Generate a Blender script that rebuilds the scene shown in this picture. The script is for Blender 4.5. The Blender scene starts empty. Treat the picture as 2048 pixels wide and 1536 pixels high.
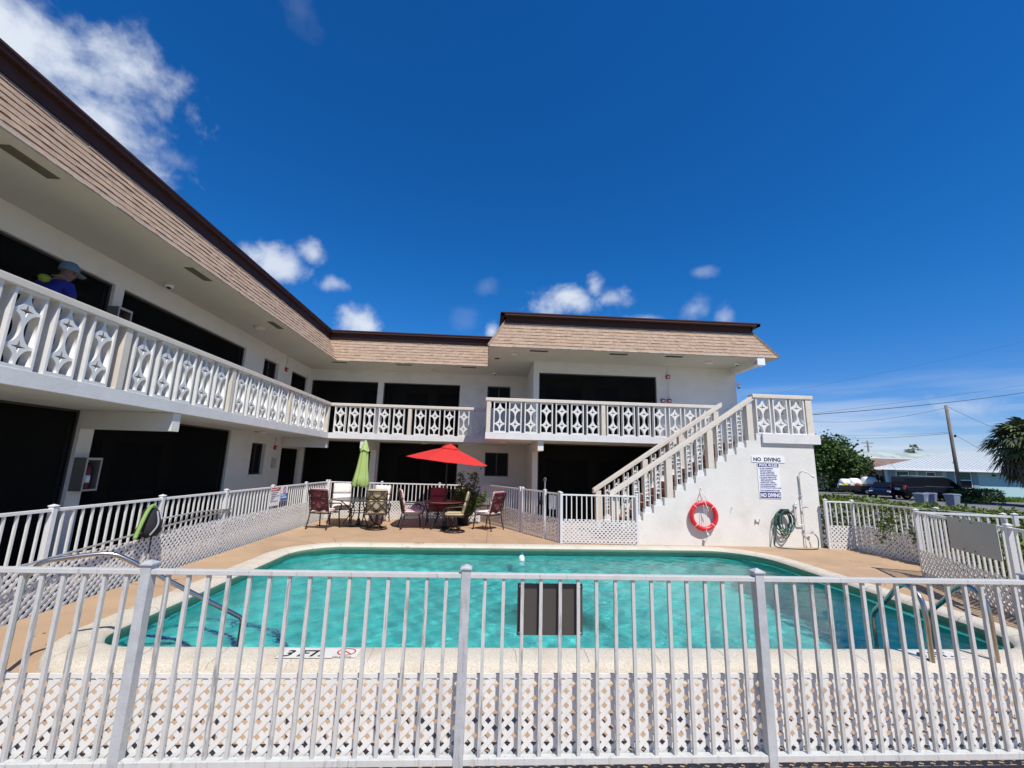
import bpy, math, random
from mathutils import Vector, Matrix
random.seed(7)
R = math.radians
S = bpy.context.scene
C = S.collection
# ---------------------------------------------------------------- camera
EYE = Vector((0, 0, 1.75))
_p, _y, _r = R(10.855), R(3.162), R(1.522)
fwd = Vector((math.sin(_y)*math.cos(_p), math.cos(_y)*math.cos(_p), math.sin(_p)))
rt = Vector((math.cos(_y), -math.sin(_y), 0)); up = rt.cross(fwd)
r2 = rt*math.cos(_r)+up*math.sin(_r); u2 = up*math.cos(_r)-rt*math.sin(_r)
cd = bpy.data.cameras.new('camera'); cam = bpy.data.objects.new('camera', cd); C.objects.link(cam)
cd.sensor_width = 36; cd.lens = 848.4/2048*36; cd.clip_start = .05; cd.clip_end = 3000
m3 = Matrix((r2, u2, -fwd)).transposed(); cam.matrix_world = Matrix.Translation(EYE) @ m3.to_4x4()
S.camera = cam
S.view_settings.view_transform = 'Standard'; S.view_settings.look = 'None'
S.view_settings.gamma = 1; S.view_settings.exposure = 0.17
S.cycles.max_bounces = 8; S.cycles.transparent_max_bounces = 24; S.cycles.diffuse_bounces = 3
# ---------------------------------------------------------------- sun
TOSUN = Vector((.45, -1, 1.67)).normalized()
sl = bpy.data.lights.new('sun', 'SUN'); sl.energy = 4.6; sl.angle = R(.53); sl.color = (1, .95, .88)
so = bpy.data.objects.new('sun', sl); C.objects.link(so); so.rotation_euler = (-TOSUN).to_track_quat('-Z', 'Y').to_euler()
so.location = (0, 0, 30)
# ---------------------------------------------------------------- world
W = bpy.data.worlds.new('World'); S.world = W; W.use_nodes = True
nt = W.node_tree; N = nt.nodes; L = nt.links; N.clear()
def wn(t, **k):
    n = N.new(t)
    for a, b in k.items(): setattr(n, a, b)
    return n
def wm(op, a, b=None, c=None, clamp=False):
    n = N.new('ShaderNodeMath'); n.operation = op; n.use_clamp = clamp
    for i, x in enumerate((a, b, c)):
        if x is None: continue
        if isinstance(x, (int, float)): n.inputs[i].default_value = x
        else: L.new(x, n.inputs[i])
    return n.outputs[0]
sky = wn('ShaderNodeTexSky'); sky.sky_type = 'NISHITA'; sky.sun_disc = False
sky.sun_elevation = math.asin(TOSUN.z); sky.sun_rotation = math.atan2(TOSUN.x, TOSUN.y)
sky.altitude = 0; sky.air_density = 1.0; sky.dust_density = 0.0; sky.ozone_density = 3.5
hs = wn('ShaderNodeHueSaturation'); hs.inputs['Saturation'].default_value = 1.3; hs.inputs['Value'].default_value = 1.0
L.new(sky.outputs[0], hs.inputs['Color'])
tcw = wn('ShaderNodeTexCoord'); D = tcw.outputs['Generated']
nz = wn('ShaderNodeTexNoise'); nz.inputs['Scale'].default_value = 6.5; nz.inputs['Detail'].default_value = 9; nz.inputs['Roughness'].default_value = .62; nz.inputs['Distortion'].default_value = .25
L.new(D, nz.inputs['Vector'])
nz2 = wn('ShaderNodeTexNoise'); nz2.inputs['Scale'].default_value = 30; nz2.inputs['Detail'].default_value = 6
L.new(D, nz2.inputs['Vector'])
CL = [((-0.631,0.550,0.547),(5.2,2.3,3.0),(4.2,-7.0,11.2),1),
((-0.572,0.580,0.580),(9.8,3.8,5.1),(4.9,-9.3,13.4),1),
((-0.610,0.607,0.510),(7.4,3.5,3.8),(2.8,-5.5,9.0),1),
((-0.652,0.516,0.556),(16.280,7.795,10.969),(6.950,-10.758,17.247),0.8),
((-0.556,0.665,0.499),(15.803,7.179,7.027),(5.866,-14.268,24.538),0.35),
((-0.428,0.819,0.383),(13.299,4.856,3.159),(1.873,-10.122,22.431),0.9),
((-0.372,0.830,0.416),(28.027,8.814,6.268),(2.250,-13.904,28.556),0.8),
((-0.334,0.867,0.369),(19.706,5.531,3.509),(1.707,-17.129,40.482),0.55),
((-0.286,0.910,0.300),(15.724,3.726,2.020),(0.175,-6.016,16.751),1.1),
((-0.012,0.915,0.402),(31.116,-0.729,1.318),(-1.577,-18.566,40.950),0.12),
((0.190,0.909,0.370),(10.251,-2.495,-0.476),(-1.668,-8.202,19.659),1),
((0.270,0.886,0.377),(14.729,-4.577,-1.126),(-2.910,-11.573,27.979),0.8),
((0.231,0.889,0.394),(29.251,-7.430,-1.670),(-2.794,-12.129,27.745),0.8),
((0.433,0.804,0.407),(24.776,-11.792,-4.260),(-10.201,-27.498,63.953),0.25),
((0.429,0.837,0.339),(23.016,-11.133,-3.096),(-3.855,-11.466,31.748),0.4),
((0.485,0.816,0.315),(36.081,-19.952,-5.409),(-3.892,-10.910,32.699),0.45),
((0.004,0.952,0.305),(38.855,-1.127,1.404),(-1.482,-12.448,37.263),0.9),
((0.341,0.882,0.325),(17.792,-6.876,-1.571),(-5.086,-18.376,53.581),0.5),
((0.766,0.633,0.111),(7.168,-9.294,-0.993),(-0.629,-5.367,30.575),0.55),
((0.714,0.698,0.061),(4.501,-5.305,-0.168),(0.817,-4.669,35.872),0.4),
((-0.061,0.943,0.328),(21.578,0.453,1.179),(-0.794,-10.123,27.437),0.08),
((-0.335,0.594,0.731),(30.139,4.759,9.260),(5.911,-18.969,17.447),0.06)]
def vd(a, vec):
    n = N.new('ShaderNodeVectorMath'); n.operation = 'DOT_PRODUCT'; L.new(a, n.inputs[0]); n.inputs[1].default_value = vec; return n.outputs['Value']
nn = wm('ADD', wm('MULTIPLY', wm('SUBTRACT', nz.outputs[0], .5), 2.9), wm('MULTIPLY', wm('SUBTRACT', nz2.outputs[0], .5), .9))
dens = None
for ci, (c, U, V, s) in enumerate(CL):
    sub = N.new('ShaderNodeVectorMath'); sub.operation = 'SUBTRACT'; L.new(D, sub.inputs[0]); sub.inputs[1].default_value = c
    a = vd(sub.outputs[0], U); b = vd(sub.outputs[0], V)
    q = wm('SQRT', wm('ADD', wm('MULTIPLY', a, a), wm('MULTIPLY', b, b)))
    v = wm('ADD', wm('SUBTRACT', 1.12 if ci in (0, 2) else 1.0, q), nn)
    mr = N.new('ShaderNodeMapRange'); mr.interpolation_type = 'SMOOTHSTEP'; L.new(v, mr.inputs[0])
    mr.inputs[1].default_value = -.1; mr.inputs[2].default_value = 1.0; mr.inputs[4].default_value = min(1, s)
    gate = wm('LESS_THAN', q, 3)
    t = wm('MULTIPLY', mr.outputs[0], gate)
    dens = t if dens is None else wm('MAXIMUM', dens, t)
sepw = wn('ShaderNodeSeparateXYZ'); L.new(D, sepw.inputs[0])
# thin streaks low over the horizon
mp = wn('ShaderNodeMapping'); mp.inputs['Scale'].default_value = (2.2, 2.2, 26); L.new(D, mp.inputs[0])
nz3 = wn('ShaderNodeTexNoise'); nz3.inputs['Scale'].default_value = 1.5; nz3.inputs['Detail'].default_value = 7; L.new(mp.outputs[0], nz3.inputs['Vector'])
mr = wn('ShaderNodeMapRange'); L.new(nz3.outputs[0], mr.inputs[0]); mr.inputs[1].default_value = .43; mr.inputs[2].default_value = .66
el = wn('ShaderNodeMapRange'); L.new(sepw.outputs[2], el.inputs[0]); el.inputs[1].default_value = .19; el.inputs[2].default_value = .04
st = wm('MULTIPLY', wm('MULTIPLY', mr.outputs[0], el.outputs[0]), .75)
dens = wm('MAXIMUM', dens, st, clamp=True)
ccol = wn('ShaderNodeMix'); ccol.data_type = 'RGBA'; L.new(nz.outputs[0], ccol.inputs[0])
ccol.inputs[6].default_value = (7.6, 8.6, 10.2, 1); ccol.inputs[7].default_value = (9.6, 10.2, 11.2, 1)
tint = wn('ShaderNodeMix'); tint.data_type = 'RGBA'; tint.blend_type = 'MULTIPLY'; tint.inputs[0].default_value = 1; L.new(hs.outputs[0], tint.inputs[6]); tcol = wn('ShaderNodeMix'); tcol.data_type = 'RGBA'; te = wn('ShaderNodeMapRange'); ts_ = wn('ShaderNodeSeparateXYZ'); L.new(D, ts_.inputs[0]); L.new(ts_.outputs[2], te.inputs[0]); te.inputs[1].default_value = .0; te.inputs[2].default_value = .42; te.interpolation_type = 'SMOOTHSTEP'; L.new(te.outputs[0], tcol.inputs[0]); tcol.inputs[6].default_value = (.84, .96, 1.42, 1); tcol.inputs[7].default_value = (.42, 1.16, 1.60, 1); L.new(tcol.outputs[2], tint.inputs[7])
mix = wn('ShaderNodeMix'); mix.data_type = 'RGBA'; L.new(dens, mix.inputs[0]); L.new(tint.outputs[2], mix.inputs[6]); L.new(ccol.outputs[2], mix.inputs[7])
bg = wn('ShaderNodeBackground'); bg.inputs[1].default_value = .075; L.new(mix.outputs[2], bg.inputs[0])
wo = wn('ShaderNodeOutputWorld'); L.new(bg.outputs[0], wo.inputs[0])
# ---------------------------------------------------------------- materials
MATS = {}
def mat(name, col, rough=.6, metal=0, var=.08, scale=6, bump=0, bscale=60, spec=.5, stain=None, coat=0, island=0, trans=None, detail=5, speck=None, wear=0):
    """procedural material: base colour with two octaves of noise, optional stain patches, optional bump"""
    m = bpy.data.materials.new(name); m.use_nodes = True; t = m.node_tree; n = t.nodes; l = t.links
    b = n['Principled BSDF']; b.inputs['Roughness'].default_value = rough; b.inputs['Metallic'].default_value = metal
    b.inputs['Specular IOR Level'].default_value = spec; b.inputs['Coat Weight'].default_value = coat
    tc = n.new('ShaderNodeTexCoord'); oi = n.new('ShaderNodeObjectInfo'); sc_ = n.new('ShaderNodeVectorMath'); sc_.operation = 'MULTIPLY_ADD'
    l.new(oi.outputs['Random'], sc_.inputs[0]); sc_.inputs[1].default_value = (31, 47, 23); l.new(tc.outputs['Object'], sc_.inputs[2]); OC = sc_.outputs[0]
    nz = n.new('ShaderNodeTexNoise'); nz.inputs['Scale'].default_value = scale; nz.inputs['Detail'].default_value = detail; l.new(OC, nz.inputs['Vector'])
    hsv = n.new('ShaderNodeHueSaturation'); hsv.inputs['Color'].default_value = (*col, 1)
    mr = n.new('ShaderNodeMapRange'); mr.inputs[1].default_value = .3; mr.inputs[2].default_value = .7
    mr.inputs[3].default_value = 1-var; mr.inputs[4].default_value = 1+var; l.new(nz.outputs[0], mr.inputs[0])
    val = mr.outputs[0]
    if island:
        g = n.new('ShaderNodeNewGeometry'); mm = n.new('ShaderNodeMapRange'); l.new(g.outputs['Random Per Island'], mm.inputs[0])
        mm.inputs[3].default_value = 1-island; mm.inputs[4].default_value = 1+island
        x = n.new('ShaderNodeMath'); x.operation = 'MULTIPLY'; l.new(val, x.inputs[0]); l.new(mm.outputs[0], x.inputs[1]); val = x.outputs[0]
    l.new(val, hsv.inputs['Value']); out = hsv.outputs[0]
    if stain:
        sc, ssc, th, w = stain
        n2 = n.new('ShaderNodeTexNoise'); n2.inputs['Scale'].default_value = ssc; n2.inputs['Detail'].default_value = 8; l.new(OC, n2.inputs['Vector'])
        rr = n.new('ShaderNodeMapRange'); rr.inputs[1].default_value = th; rr.inputs[2].default_value = th+.18; rr.inputs[4].default_value = w; l.new(n2.outputs[0], rr.inputs[0])
        mx = n.new('ShaderNodeMix'); mx.data_type = 'RGBA'; l.new(rr.outputs[0], mx.inputs[0]); l.new(out, mx.inputs[6]); mx.inputs[7].default_value = (*sc, 1); out = mx.outputs[2]
    if speck:
        sc, ssc, th, w = speck
        n4 = n.new('ShaderNodeTexVoronoi'); n4.inputs['Scale'].default_value = ssc; l.new(OC, n4.inputs['Vector'])
        rr = n.new('ShaderNodeMapRange'); rr.inputs[1].default_value = th; rr.inputs[2].default_value = th*.5; rr.inputs[4].default_value = w; l.new(n4.outputs['Distance'], rr.inputs[0])
        mx = n.new('ShaderNodeMix'); mx.data_type = 'RGBA'; l.new(rr.outputs[0], mx.inputs[0]); l.new(out, mx.inputs[6]); mx.inputs[7].default_value = (*sc, 1); out = mx.outputs[2]
    if wear:
        mpp = n.new('ShaderNodeMapping'); mpp.inputs['Scale'].default_value = (30, 30, 3.5); l.new(OC, mpp.inputs[0])
        n5 = n.new('ShaderNodeTexNoise'); n5.inputs['Scale'].default_value = 1.6; n5.inputs['Detail'].default_value = 9; n5.inputs['Roughness'].default_value = .7; l.new(mpp.outputs[0], n5.inputs['Vector'])
        th_ = n.new('ShaderNodeMath'); th_.operation = 'MULTIPLY_ADD'; l.new(oi.outputs['Random'], th_.inputs[0]); th_.inputs[1].default_value = .17; l.new(n5.outputs[0], th_.inputs[2])
        rr = n.new('ShaderNodeMapRange'); rr.inputs[1].default_value = .63; rr.inputs[2].default_value = .76; rr.inputs[4].default_value = wear; l.new(th_.outputs[0], rr.inputs[0])
        mx = n.new('ShaderNodeMix'); mx.data_type = 'RGBA'; l.new(rr.outputs[0], mx.inputs[0]); l.new(out, mx.inputs[6]); mx.inputs[7].default_value = (.20, .20, .20, 1); out = mx.outputs[2]
    l.new(out, b.inputs['Base Color'])
    if bump:
        n3 = n.new('ShaderNodeTexNoise'); n3.inputs['Scale'].default_value = bscale; n3.inputs['Detail'].default_value = 4; l.new(OC, n3.inputs['Vector'])
        bp = n.new('ShaderNodeBump'); bp.inputs['Strength'].default_value = bump; bp.inputs['Distance'].default_value = .01
        l.new(n3.outputs[0], bp.inputs['Height']); l.new(bp.outputs[0], b.inputs['Normal'])
    if trans:
        tr = n.new('ShaderNodeBsdfTranslucent'); l.new(out, tr.inputs[0]); ms = n.new('ShaderNodeMixShader'); ms.inputs[0].default_value = trans
        l.new(b.outputs[0], ms.inputs[1]); l.new(tr.outputs[0], ms.inputs[2]); l.new(ms.outputs[0], n['Material Output'].inputs[0])
    MATS[name] = m; return m
WHITE = mat('white stucco', (.73, .71, .645), .85, var=.035, scale=2.5, bump=.35, bscale=16, stain=((.56, .53, .46), 1.6, .56, .4))
SLABW = mat('white painted concrete edge', (.70, .69, .66), .8, var=.05, scale=4, bump=.3, bscale=30, stain=((.5, .5, .48), 2.5, .6, .3))
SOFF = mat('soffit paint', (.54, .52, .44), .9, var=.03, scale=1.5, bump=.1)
BEIGE = mat('beige painted concrete', (.66, .60, .50), .75, var=.05, scale=5, bump=.2, bscale=50, stain=((.45, .40, .33), 4, .62, .35))
BLOCKW = mat('white breeze block paint', (.74, .73, .69), .7, var=.04, scale=9, bump=.15, bscale=70)
SHING = mat('tan asphalt shingle', (.40, .285, .20), .92, var=.10, scale=14, bump=.8, bscale=260, island=.10)
TRIM = mat('dark brown metal fascia', (.060, .028, .024), .6, var=.12, scale=3, spec=.2)
INTER = mat('shaded porch paint', (.26, .23, .18), .9, var=.08)  # porch paint darkened to stand for the shade inside
DOORM = mat('dark door paint', (.035, .030, .04), .45, var=.1)
GLASSD = mat('dark window glass', (.008, .009, .011), .3, var=.02, spec=.08)
FRAMED = mat('bronze window frame', (.05, .045, .04), .4, var=.06)
FENCE = mat('weathered white aluminium', (.53, .54, .515), .42, var=.05, scale=20, bump=.12, bscale=90, wear=.8)
FENCE2 = mat('clean white aluminium', (.74, .73, .68), .45, var=.05, scale=20, bump=.12, bscale=90, stain=((.45, .44, .42), 10, .62, .4))
FPOST2 = mat('clean post paint', (.70, .69, .68), .48, var=.05, scale=12, stain=((.45, .45, .44), 7, .62, .4))
FPOST = mat('weathered post paint', (.43, .455, .465), .48, var=.12, scale=12, bump=.2, bscale=60, wear=.5)
LATT = mat('white vinyl lattice', (.71, .70, .66), .5, var=.04, scale=8, stain=((.55, .52, .46), 5, .6, .4))
DECK = mat('tan textured pool deck', (.44, .297, .178), .9, var=.10, scale=1.6, bump=.6, bscale=120, speck=((.30, .19, .11), 60, .3, .35), stain=((.32, .215, .14), 1.8, .56, .55), detail=9)
COPE = mat('cream precast coping', (.64, .585, .47), .75, var=.10, scale=55, bump=.8, bscale=150, stain=((.50, .41, .29), 3.2, .55, .6), detail=8, speck=((.36, .27, .17), 75, .42, .55))
CONC = mat('old concrete', (.36, .33, .29), .9, var=.12, scale=5, bump=.4)
ASPH = mat('grey asphalt', (.17, .165, .155), .95, var=.18, scale=.35, bump=.4, bscale=60, stain=((.07, .07, .07), .18, .55, .6), detail=9)  # mottled grey with random darker patches
SOIL = mat('dry soil', (.14, .10, .065), 1, var=.25, scale=2, bump=.5)
CHROME = mat('stainless steel', (.46, .44, .40), .27, 1, var=.1, scale=8)
ALU = mat('grey aluminium pole', (.55, .55, .55), .35, .6, var=.08)
BROWNM = mat('dark bronze chair frame', (.045, .028, .024), .4, .3, var=.1)
MAROON = mat('maroon cushion', (.26, .055, .07), .9, var=.1, scale=20, bump=.3, bscale=200)
PINKC = mat('pale pink cushion', (.72, .55, .52), .9, var=.06, scale=20, bump=.3, bscale=200)
CREAMC = mat('cream cushion', (.80, .74, .68), .9, var=.06, scale=20, bump=.3, bscale=200)
OLIVEC = mat('olive tan cushion', (.46, .40, .24), .9, var=.08, scale=20, bump=.3, bscale=200)
REDCAN = mat('red umbrella cloth', (.80, .045, .04), .8, var=.03, trans=.35)
GRNCAN = mat('lime umbrella cloth', (.47, .62, .20), .85, var=.05, trans=.25)
BLACKM = mat('black metal', (.015, .015, .015), .4, var=.1)
BLACKP = mat('matt black', (.012, .012, .014), .8, var=.1)
REDP = mat('red vinyl buoy', (.66, .02, .03), .35, var=.06, scale=6)
REDA = mat('fire alarm red', (.42, .02, .02), .4)
REDX = mat('extinguisher red darkened in case', (.14, .010, .012), .45)  # red darkened to stand for the dim inside of the cabinet
CASEG = mat('grey cabinet metal', (.16, .15, .12), .6)
ROPE = mat('white rope', (.75, .72, .68), .9, var=.1)
HOSEM = mat('dark green hose', (.015, .09, .075), .45, var=.1)
SIGNW = mat('white sign board', (.82, .83, .85), .5, var=.02)
NAVY = mat('navy sign ink', (.02, .025, .16), .5, var=.02)
INK = mat('black sign ink', (.01, .01, .012), .5, var=.02)
REDI = mat('red sign ink', (.5, .03, .03), .5)
BLUEI = mat('blue sign ink', (.03, .16, .45), .5)
SGREY = mat('grey back of sign', (.42, .41, .37), .6, var=.04, scale=3)
SDARK = mat('dark back of sign', (.062, .058, .05), .55, var=.08, scale=4)
SKIN = mat('skin', (.20, .085, .055), .6, var=.05)
BLUET = mat('blue t shirt', (.008, .012, .17), .85, var=.08)  # blue darkened for the shade under the soffit
CAPM = mat('blue grey cap', (.10, .15, .18), .85, var=.06)
LIME = mat('lime strap', (.20, .23, .015), .8)
LIME2 = mat('lime foam', (.22, .36, .09), .7)
DENIM = mat('dark trousers', (.03, .035, .06), .9)
LEAF = mat('broad green leaf', (.09, .16, .035), .5, var=.3, scale=.8, island=.45, spec=.35, trans=.25)
LEAFD = mat('dark tree leaf', (.065, .115, .025), .5, var=.35, scale=.35, island=.5, spec=.35, trans=.2)
HEDGE = mat('hedge leaf', (.14, .20, .035), .5, var=.3, scale=1.2, island=.5, spec=.35, trans=.25)
PALM = mat('palm frond', (.11, .135, .045), .5, var=.3, scale=1.5, island=.4, spec=.4)
PALMD = mat('dry palm frond', (.17, .125, .07), .8, var=.3, island=.4)
BARK = mat('bark', (.12, .095, .07), .95, var=.2, bump=.8, bscale=20)
POLEW = mat('weathered timber pole', (.20, .17, .14), .9, var=.2, scale=3, bump=.5)
HOUSEB = mat('pale blue house paint', (.40, .58, .60), .8, var=.05, stain=((.3, .42, .44), .6, .58, .4))
SHUT = mat('grey blue shutter', (.22, .30, .36), .7)
METROOF = mat('white metal roof', (.52, .56, .56), .4, var=.03, scale=1)
OLDROOF = mat('mottled pale roof', (.36, .42, .37), .8, var=.2, scale=.5, stain=((.16, .20, .16), .6, .52, .8))
BRROOF = mat('brown shingle roof', (.20, .13, .10), .95, var=.2, scale=1)
CARBLK = mat('black car paint', (.004, .004, .005), .3, coat=.1, spec=.2, var=.05)
CARNAVY = mat('navy car paint', (.003, .005, .02), .25, coat=.2, spec=.3, var=.05)
CARSIL = mat('pale green grey car paint', (.30, .35, .33), .3, .3, coat=.5)
RUB = mat('tyre rubber', (.02, .02, .02), .85)
TAIL = mat('red tail lamp', (.5, .012, .02), .2)
LAMPC = mat('clear lamp', (.7, .72, .75), .15)
TANK = mat('white poly tank', (.85, .85, .80), .5, var=.05)
YEL = mat('yellow plastic', (.75, .62, .03), .5)
BIN = mat('blue grey bin plastic', (.17, .20, .26), .5, var=.15, scale=2, stain=((.5, .55, .6), 3, .58, .5))
WOODD = mat('dark weathered boards', (.10, .085, .07), .95, var=.3, scale=3, bump=.5)
TERRA = mat('terracotta tread paint', (.34, .14, .075), .85, var=.1)
GRASS = mat('grass blade', (.13, .22, .03), .7, var=.3, island=.5, trans=.2)
PAPER = mat('beige box', (.5, .46, .38), .7)
CHARC = mat('charcoal tabletop', (.05, .055, .06), .25, var=.1)
BRTOP = mat('brown tabletop', (.16, .06, .05), .3, var=.1)
LIGHTG = mat('frosted light cover', (.62, .60, .52), .5)
VENTM = mat('soffit vent grille', (.13, .12, .09), .8)
PLASTER = mat('aqua pool plaster', (.18, .585, .56), .6, var=.10, scale=7, stain=((.12, .46, .44), 2.4, .48, .6), detail=10)  # marbled plaster, mottling also painted to suggest ripple light in the water
MARKT = mat('depth marker tile', (.66, .64, .58), .5)
TILEG = mat('green waterline tile', (.17, .27, .17), .5, var=.08)
# insect screen: see-through dark mesh, its opacity added to deepen the porch shade
def screen_mat():
    m = bpy.data.materials.new('darkening insect screen'); m.use_nodes = True; n = m.node_tree.nodes; l = m.node_tree.links; n.clear()
    d = n.new('ShaderNodeBsdfDiffuse'); d.inputs[0].default_value = (.012, .012, .012, 1)
    t = n.new('ShaderNodeBsdfTransparent'); mx = n.new('ShaderNodeMixShader'); mx.inputs[0].default_value = .5
    nz = n.new('ShaderNodeTexNoise'); nz.inputs['Scale'].default_value = .8; mr = n.new('ShaderNodeMapRange'); mr.inputs[3].default_value = .55; mr.inputs[4].default_value = .66
    tc = n.new('ShaderNodeTexCoord'); l.new(tc.outputs['Object'], nz.inputs[0]); l.new(nz.outputs[0], mr.inputs[0]); l.new(mr.outputs[0], mx.inputs[0])
    o = n.new('ShaderNodeOutputMaterial'); l.new(t.outputs[0], mx.inputs[1]); l.new(d.outputs[0], mx.inputs[2]); l.new(mx.outputs[0], o.inputs[0]); return m
SCREEN = screen_mat()
def water_mat():
    m = bpy.data.materials.new('pool water'); m.use_nodes = True; n = m.node_tree.nodes; l = m.node_tree.links; n.clear()
    tc = n.new('ShaderNodeTexCoord')
    b = n.new('ShaderNodeTexNoise'); b.inputs['Scale'].default_value = 15; b.inputs['Detail'].default_value = 4; b.inputs['Distortion'].default_value = .5; l.new(tc.outputs['Object'], b.inputs['Vector'])
    bp = n.new('ShaderNodeBump'); bp.inputs['Strength'].default_value = .4; bp.inputs['Distance'].default_value = .016; l.new(b.outputs[0], bp.inputs['Height'])
    fr = n.new('ShaderNodeFresnel'); fr.inputs['IOR'].default_value = 1.33; l.new(bp.outputs[0], fr.inputs['Normal'])
    gl = n.new('ShaderNodeBsdfGlossy'); gl.inputs['Roughness'].default_value = .015; l.new(bp.outputs[0], gl.inputs['Normal'])
    rf = n.new('ShaderNodeBsdfRefraction'); rf.inputs['IOR'].default_value = 1.33; rf.inputs['Roughness'].default_value = 0; l.new(bp.outputs[0], rf.inputs['Normal'])
    tr = n.new('ShaderNodeBsdfTransparent')
    m0 = n.new('ShaderNodeMixShader'); m0.inputs[0].default_value = WREF; l.new(tr.outputs[0], m0.inputs[1]); l.new(rf.outputs[0], m0.inputs[2])
    m1 = n.new('ShaderNodeMixShader'); l.new(fr.outputs[0], m1.inputs[0]); l.new(m0.outputs[0], m1.inputs[1]); l.new(gl.outputs[0], m1.inputs[2])
    rf.inputs['Color'].default_value = (.62, .98, .97, 1)
    o = n.new('ShaderNodeOutputMaterial'); l.new(m1.outputs[0], o.inputs[0]); return m
WREF = 1.0
WATER = water_mat()
# ---------------------------------------------------------------- mesh builder
class MB:
    def __init__(s): s.v = []; s.f = []
    def add(s, vs, fs):
        k = len(s.v); s.v += [tuple(a) for a in vs]; s.f += [tuple(i+k for i in f) for f in fs]; return s
    def hexa(s, p):   # 8 points: bottom 4 (ccw), top 4
        return s.add(p, [(3, 2, 1, 0), (4, 5, 6, 7), (0, 1, 5, 4), (1, 2, 6, 5), (2, 3, 7, 6), (3, 0, 4, 7)])
    def box(s, x0, x1, y0, y1, z0, z1):
        if x0 > x1: x0, x1 = x1, x0
        if y0 > y1: y0, y1 = y1, y0
        return s.hexa([(x0, y0, z0), (x1, y0, z0), (x1, y1, z0), (x0, y1, z0), (x0, y0, z1), (x1, y0, z1), (x1, y1, z1), (x0, y1, z1)])
    def obox(s, M, sx, sy, sz):
        p = [M @ Vector((a*sx/2, b*sy/2, c*sz/2)) for c in (-1, 1) for a, b in ((-1, -1), (1, -1), (1, 1), (-1, 1))]
        return s.hexa(p)
    def extrude(s, poly, vec):
        n = len(poly); vec = Vector(vec); a = [Vector(p) for p in poly]; b = [p+vec for p in a]
        return s.add(a+b, [tuple(range(n-1, -1, -1)), tuple(range(n, 2*n))]+[(i, (i+1) % n, (i+1) % n+n, i+n) for i in range(n)])
    def tube(s, pts, r, n=8, closed=False, caps=True):
        P = [Vector(p) for p in pts]; m = len(P); rr = r if isinstance(r, (list, tuple)) else [r]*m
        k = len(s.v); T = None; u = None
        for i, p in enumerate(P):
            if closed: t = P[(i+1) % m]-P[i-1]
            else: t = (P[min(i+1, m-1)]-P[max(i-1, 0)])
            if t.length < 1e-9: t = Vector((0, 0, 1))
            t.normalize()
            if u is None:
                u = t.cross(Vector((0, 0, 1)))
                if u.length < .1: u = t.cross(Vector((1, 0, 0)))
                u.normalize()
            else:
                u = u-t*u.dot(t); u.normalize()
            w = t.cross(u)
            for j in range(n):
                a = 2*math.pi*j/n; s.v.append(tuple(p+(u*math.cos(a)+w*math.sin(a))*rr[i]))
        for i in range(m if closed else m-1):
            i2 = (i+1) % m
            for j in range(n):
                j2 = (j+1) % n; s.f.append((k+i*n+j, k+i*n+j2, k+i2*n+j2, k+i2*n+j))
        if caps and not closed:
            s.f.append(tuple(k+j for j in range(n-1, -1, -1))); s.f.append(tuple(k+(m-1)*n+j for j in range(n)))
        return s
    def lathe(s, prof, c=(0, 0, 0), n=16):
        k = len(s.v)
        for r, z in prof:
            for j in range(n):
                a = 2*math.pi*j/n; s.v.append((c[0]+r*math.cos(a), c[1]+r*math.sin(a), c[2]+z))
        for i in range(len(prof)-1):
            for j in range(n):
                j2 = (j+1) % n; s.f.append((k+i*n+j, k+i*n+j2, k+(i+1)*n+j2, k+(i+1)*n+j))
        s.f.append(tuple(k+j for j in range(n-1, -1, -1))); s.f.append(tuple(k+(len(prof)-1)*n+j for j in range(n)))
        return s
    def build(s, name, m, parent=None, smooth=False, bevel=0, org=(0, 0, 0), rec=True):
        me = bpy.data.meshes.new(name); ox, oy, oz = org
        me.from_pydata([(a-ox, b-oy, c-oz) for a, b, c in s.v], [], s.f); me.validate()
        if rec:
            import bmesh
            bm = bmesh.new(); bm.from_mesh(me); bmesh.ops.recalc_face_normals(bm, faces=bm.faces); bm.to_mesh(me); bm.free()
        o = bpy.data.objects.new(name, me); C.objects.link(o); me.materials.append(m)
        if parent: o.parent = parent
        if smooth:
            for p in me.polygons: p.use_smooth = True
        if bevel:
            b = o.modifiers.new('bevel', 'BEVEL'); b.width = bevel; b.segments = 2; b.limit_method = 'ANGLE'; b.angle_limit = R(40)
        return o
def thing(name, label, cat, loc=(0, 0, 0), rz=0, group=None):
    o = bpy.data.objects.new(name, None); C.objects.link(o); o.location = loc; o.rotation_euler = (0, 0, rz)
    o.empty_display_size = .2; tag(o, label, cat, group); return o
def tag(o, label, cat, group=None, kind=None):
    o['label'] = label; o['category'] = cat
    if group: o['group'] = group
    if kind: o['kind'] = kind
    return o
def struct(o): o['kind'] = 'structure'; return o
def dup(o, parent, loc=None, rz=None):
    c = o.copy(); C.objects.link(c); c.parent = parent
    if loc is not None: c.location = loc
    if rz is not None: c.rotation_euler = (0, 0, rz)
    return c
def arc(c, r, a0, a1, n, ax=(1, 0, 0), ay=(0, 0, 1)):
    c = Vector(c); ax = Vector(ax); ay = Vector(ay)
    return [c+ax*(r*math.cos(R(a0+(a1-a0)*i/n)))+ay*(r*math.sin(R(a0+(a1-a0)*i/n))) for i in range(n+1)]
def smooth_path(pts, k=4):
    P = [Vector(p) for p in pts]; out = []
    for i in range(len(P)-1):
        a = P[max(i-1, 0)]; b = P[i]; c = P[i+1]; d = P[min(i+2, len(P)-1)]
        for j in range(k):
            t = j/k; out.append(.5*((2*b)+(c-a)*t+(2*a-5*b+4*c-d)*t*t+(3*b-a-3*c+d)*t**3))
    out.append(P[-1]); return out
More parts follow.
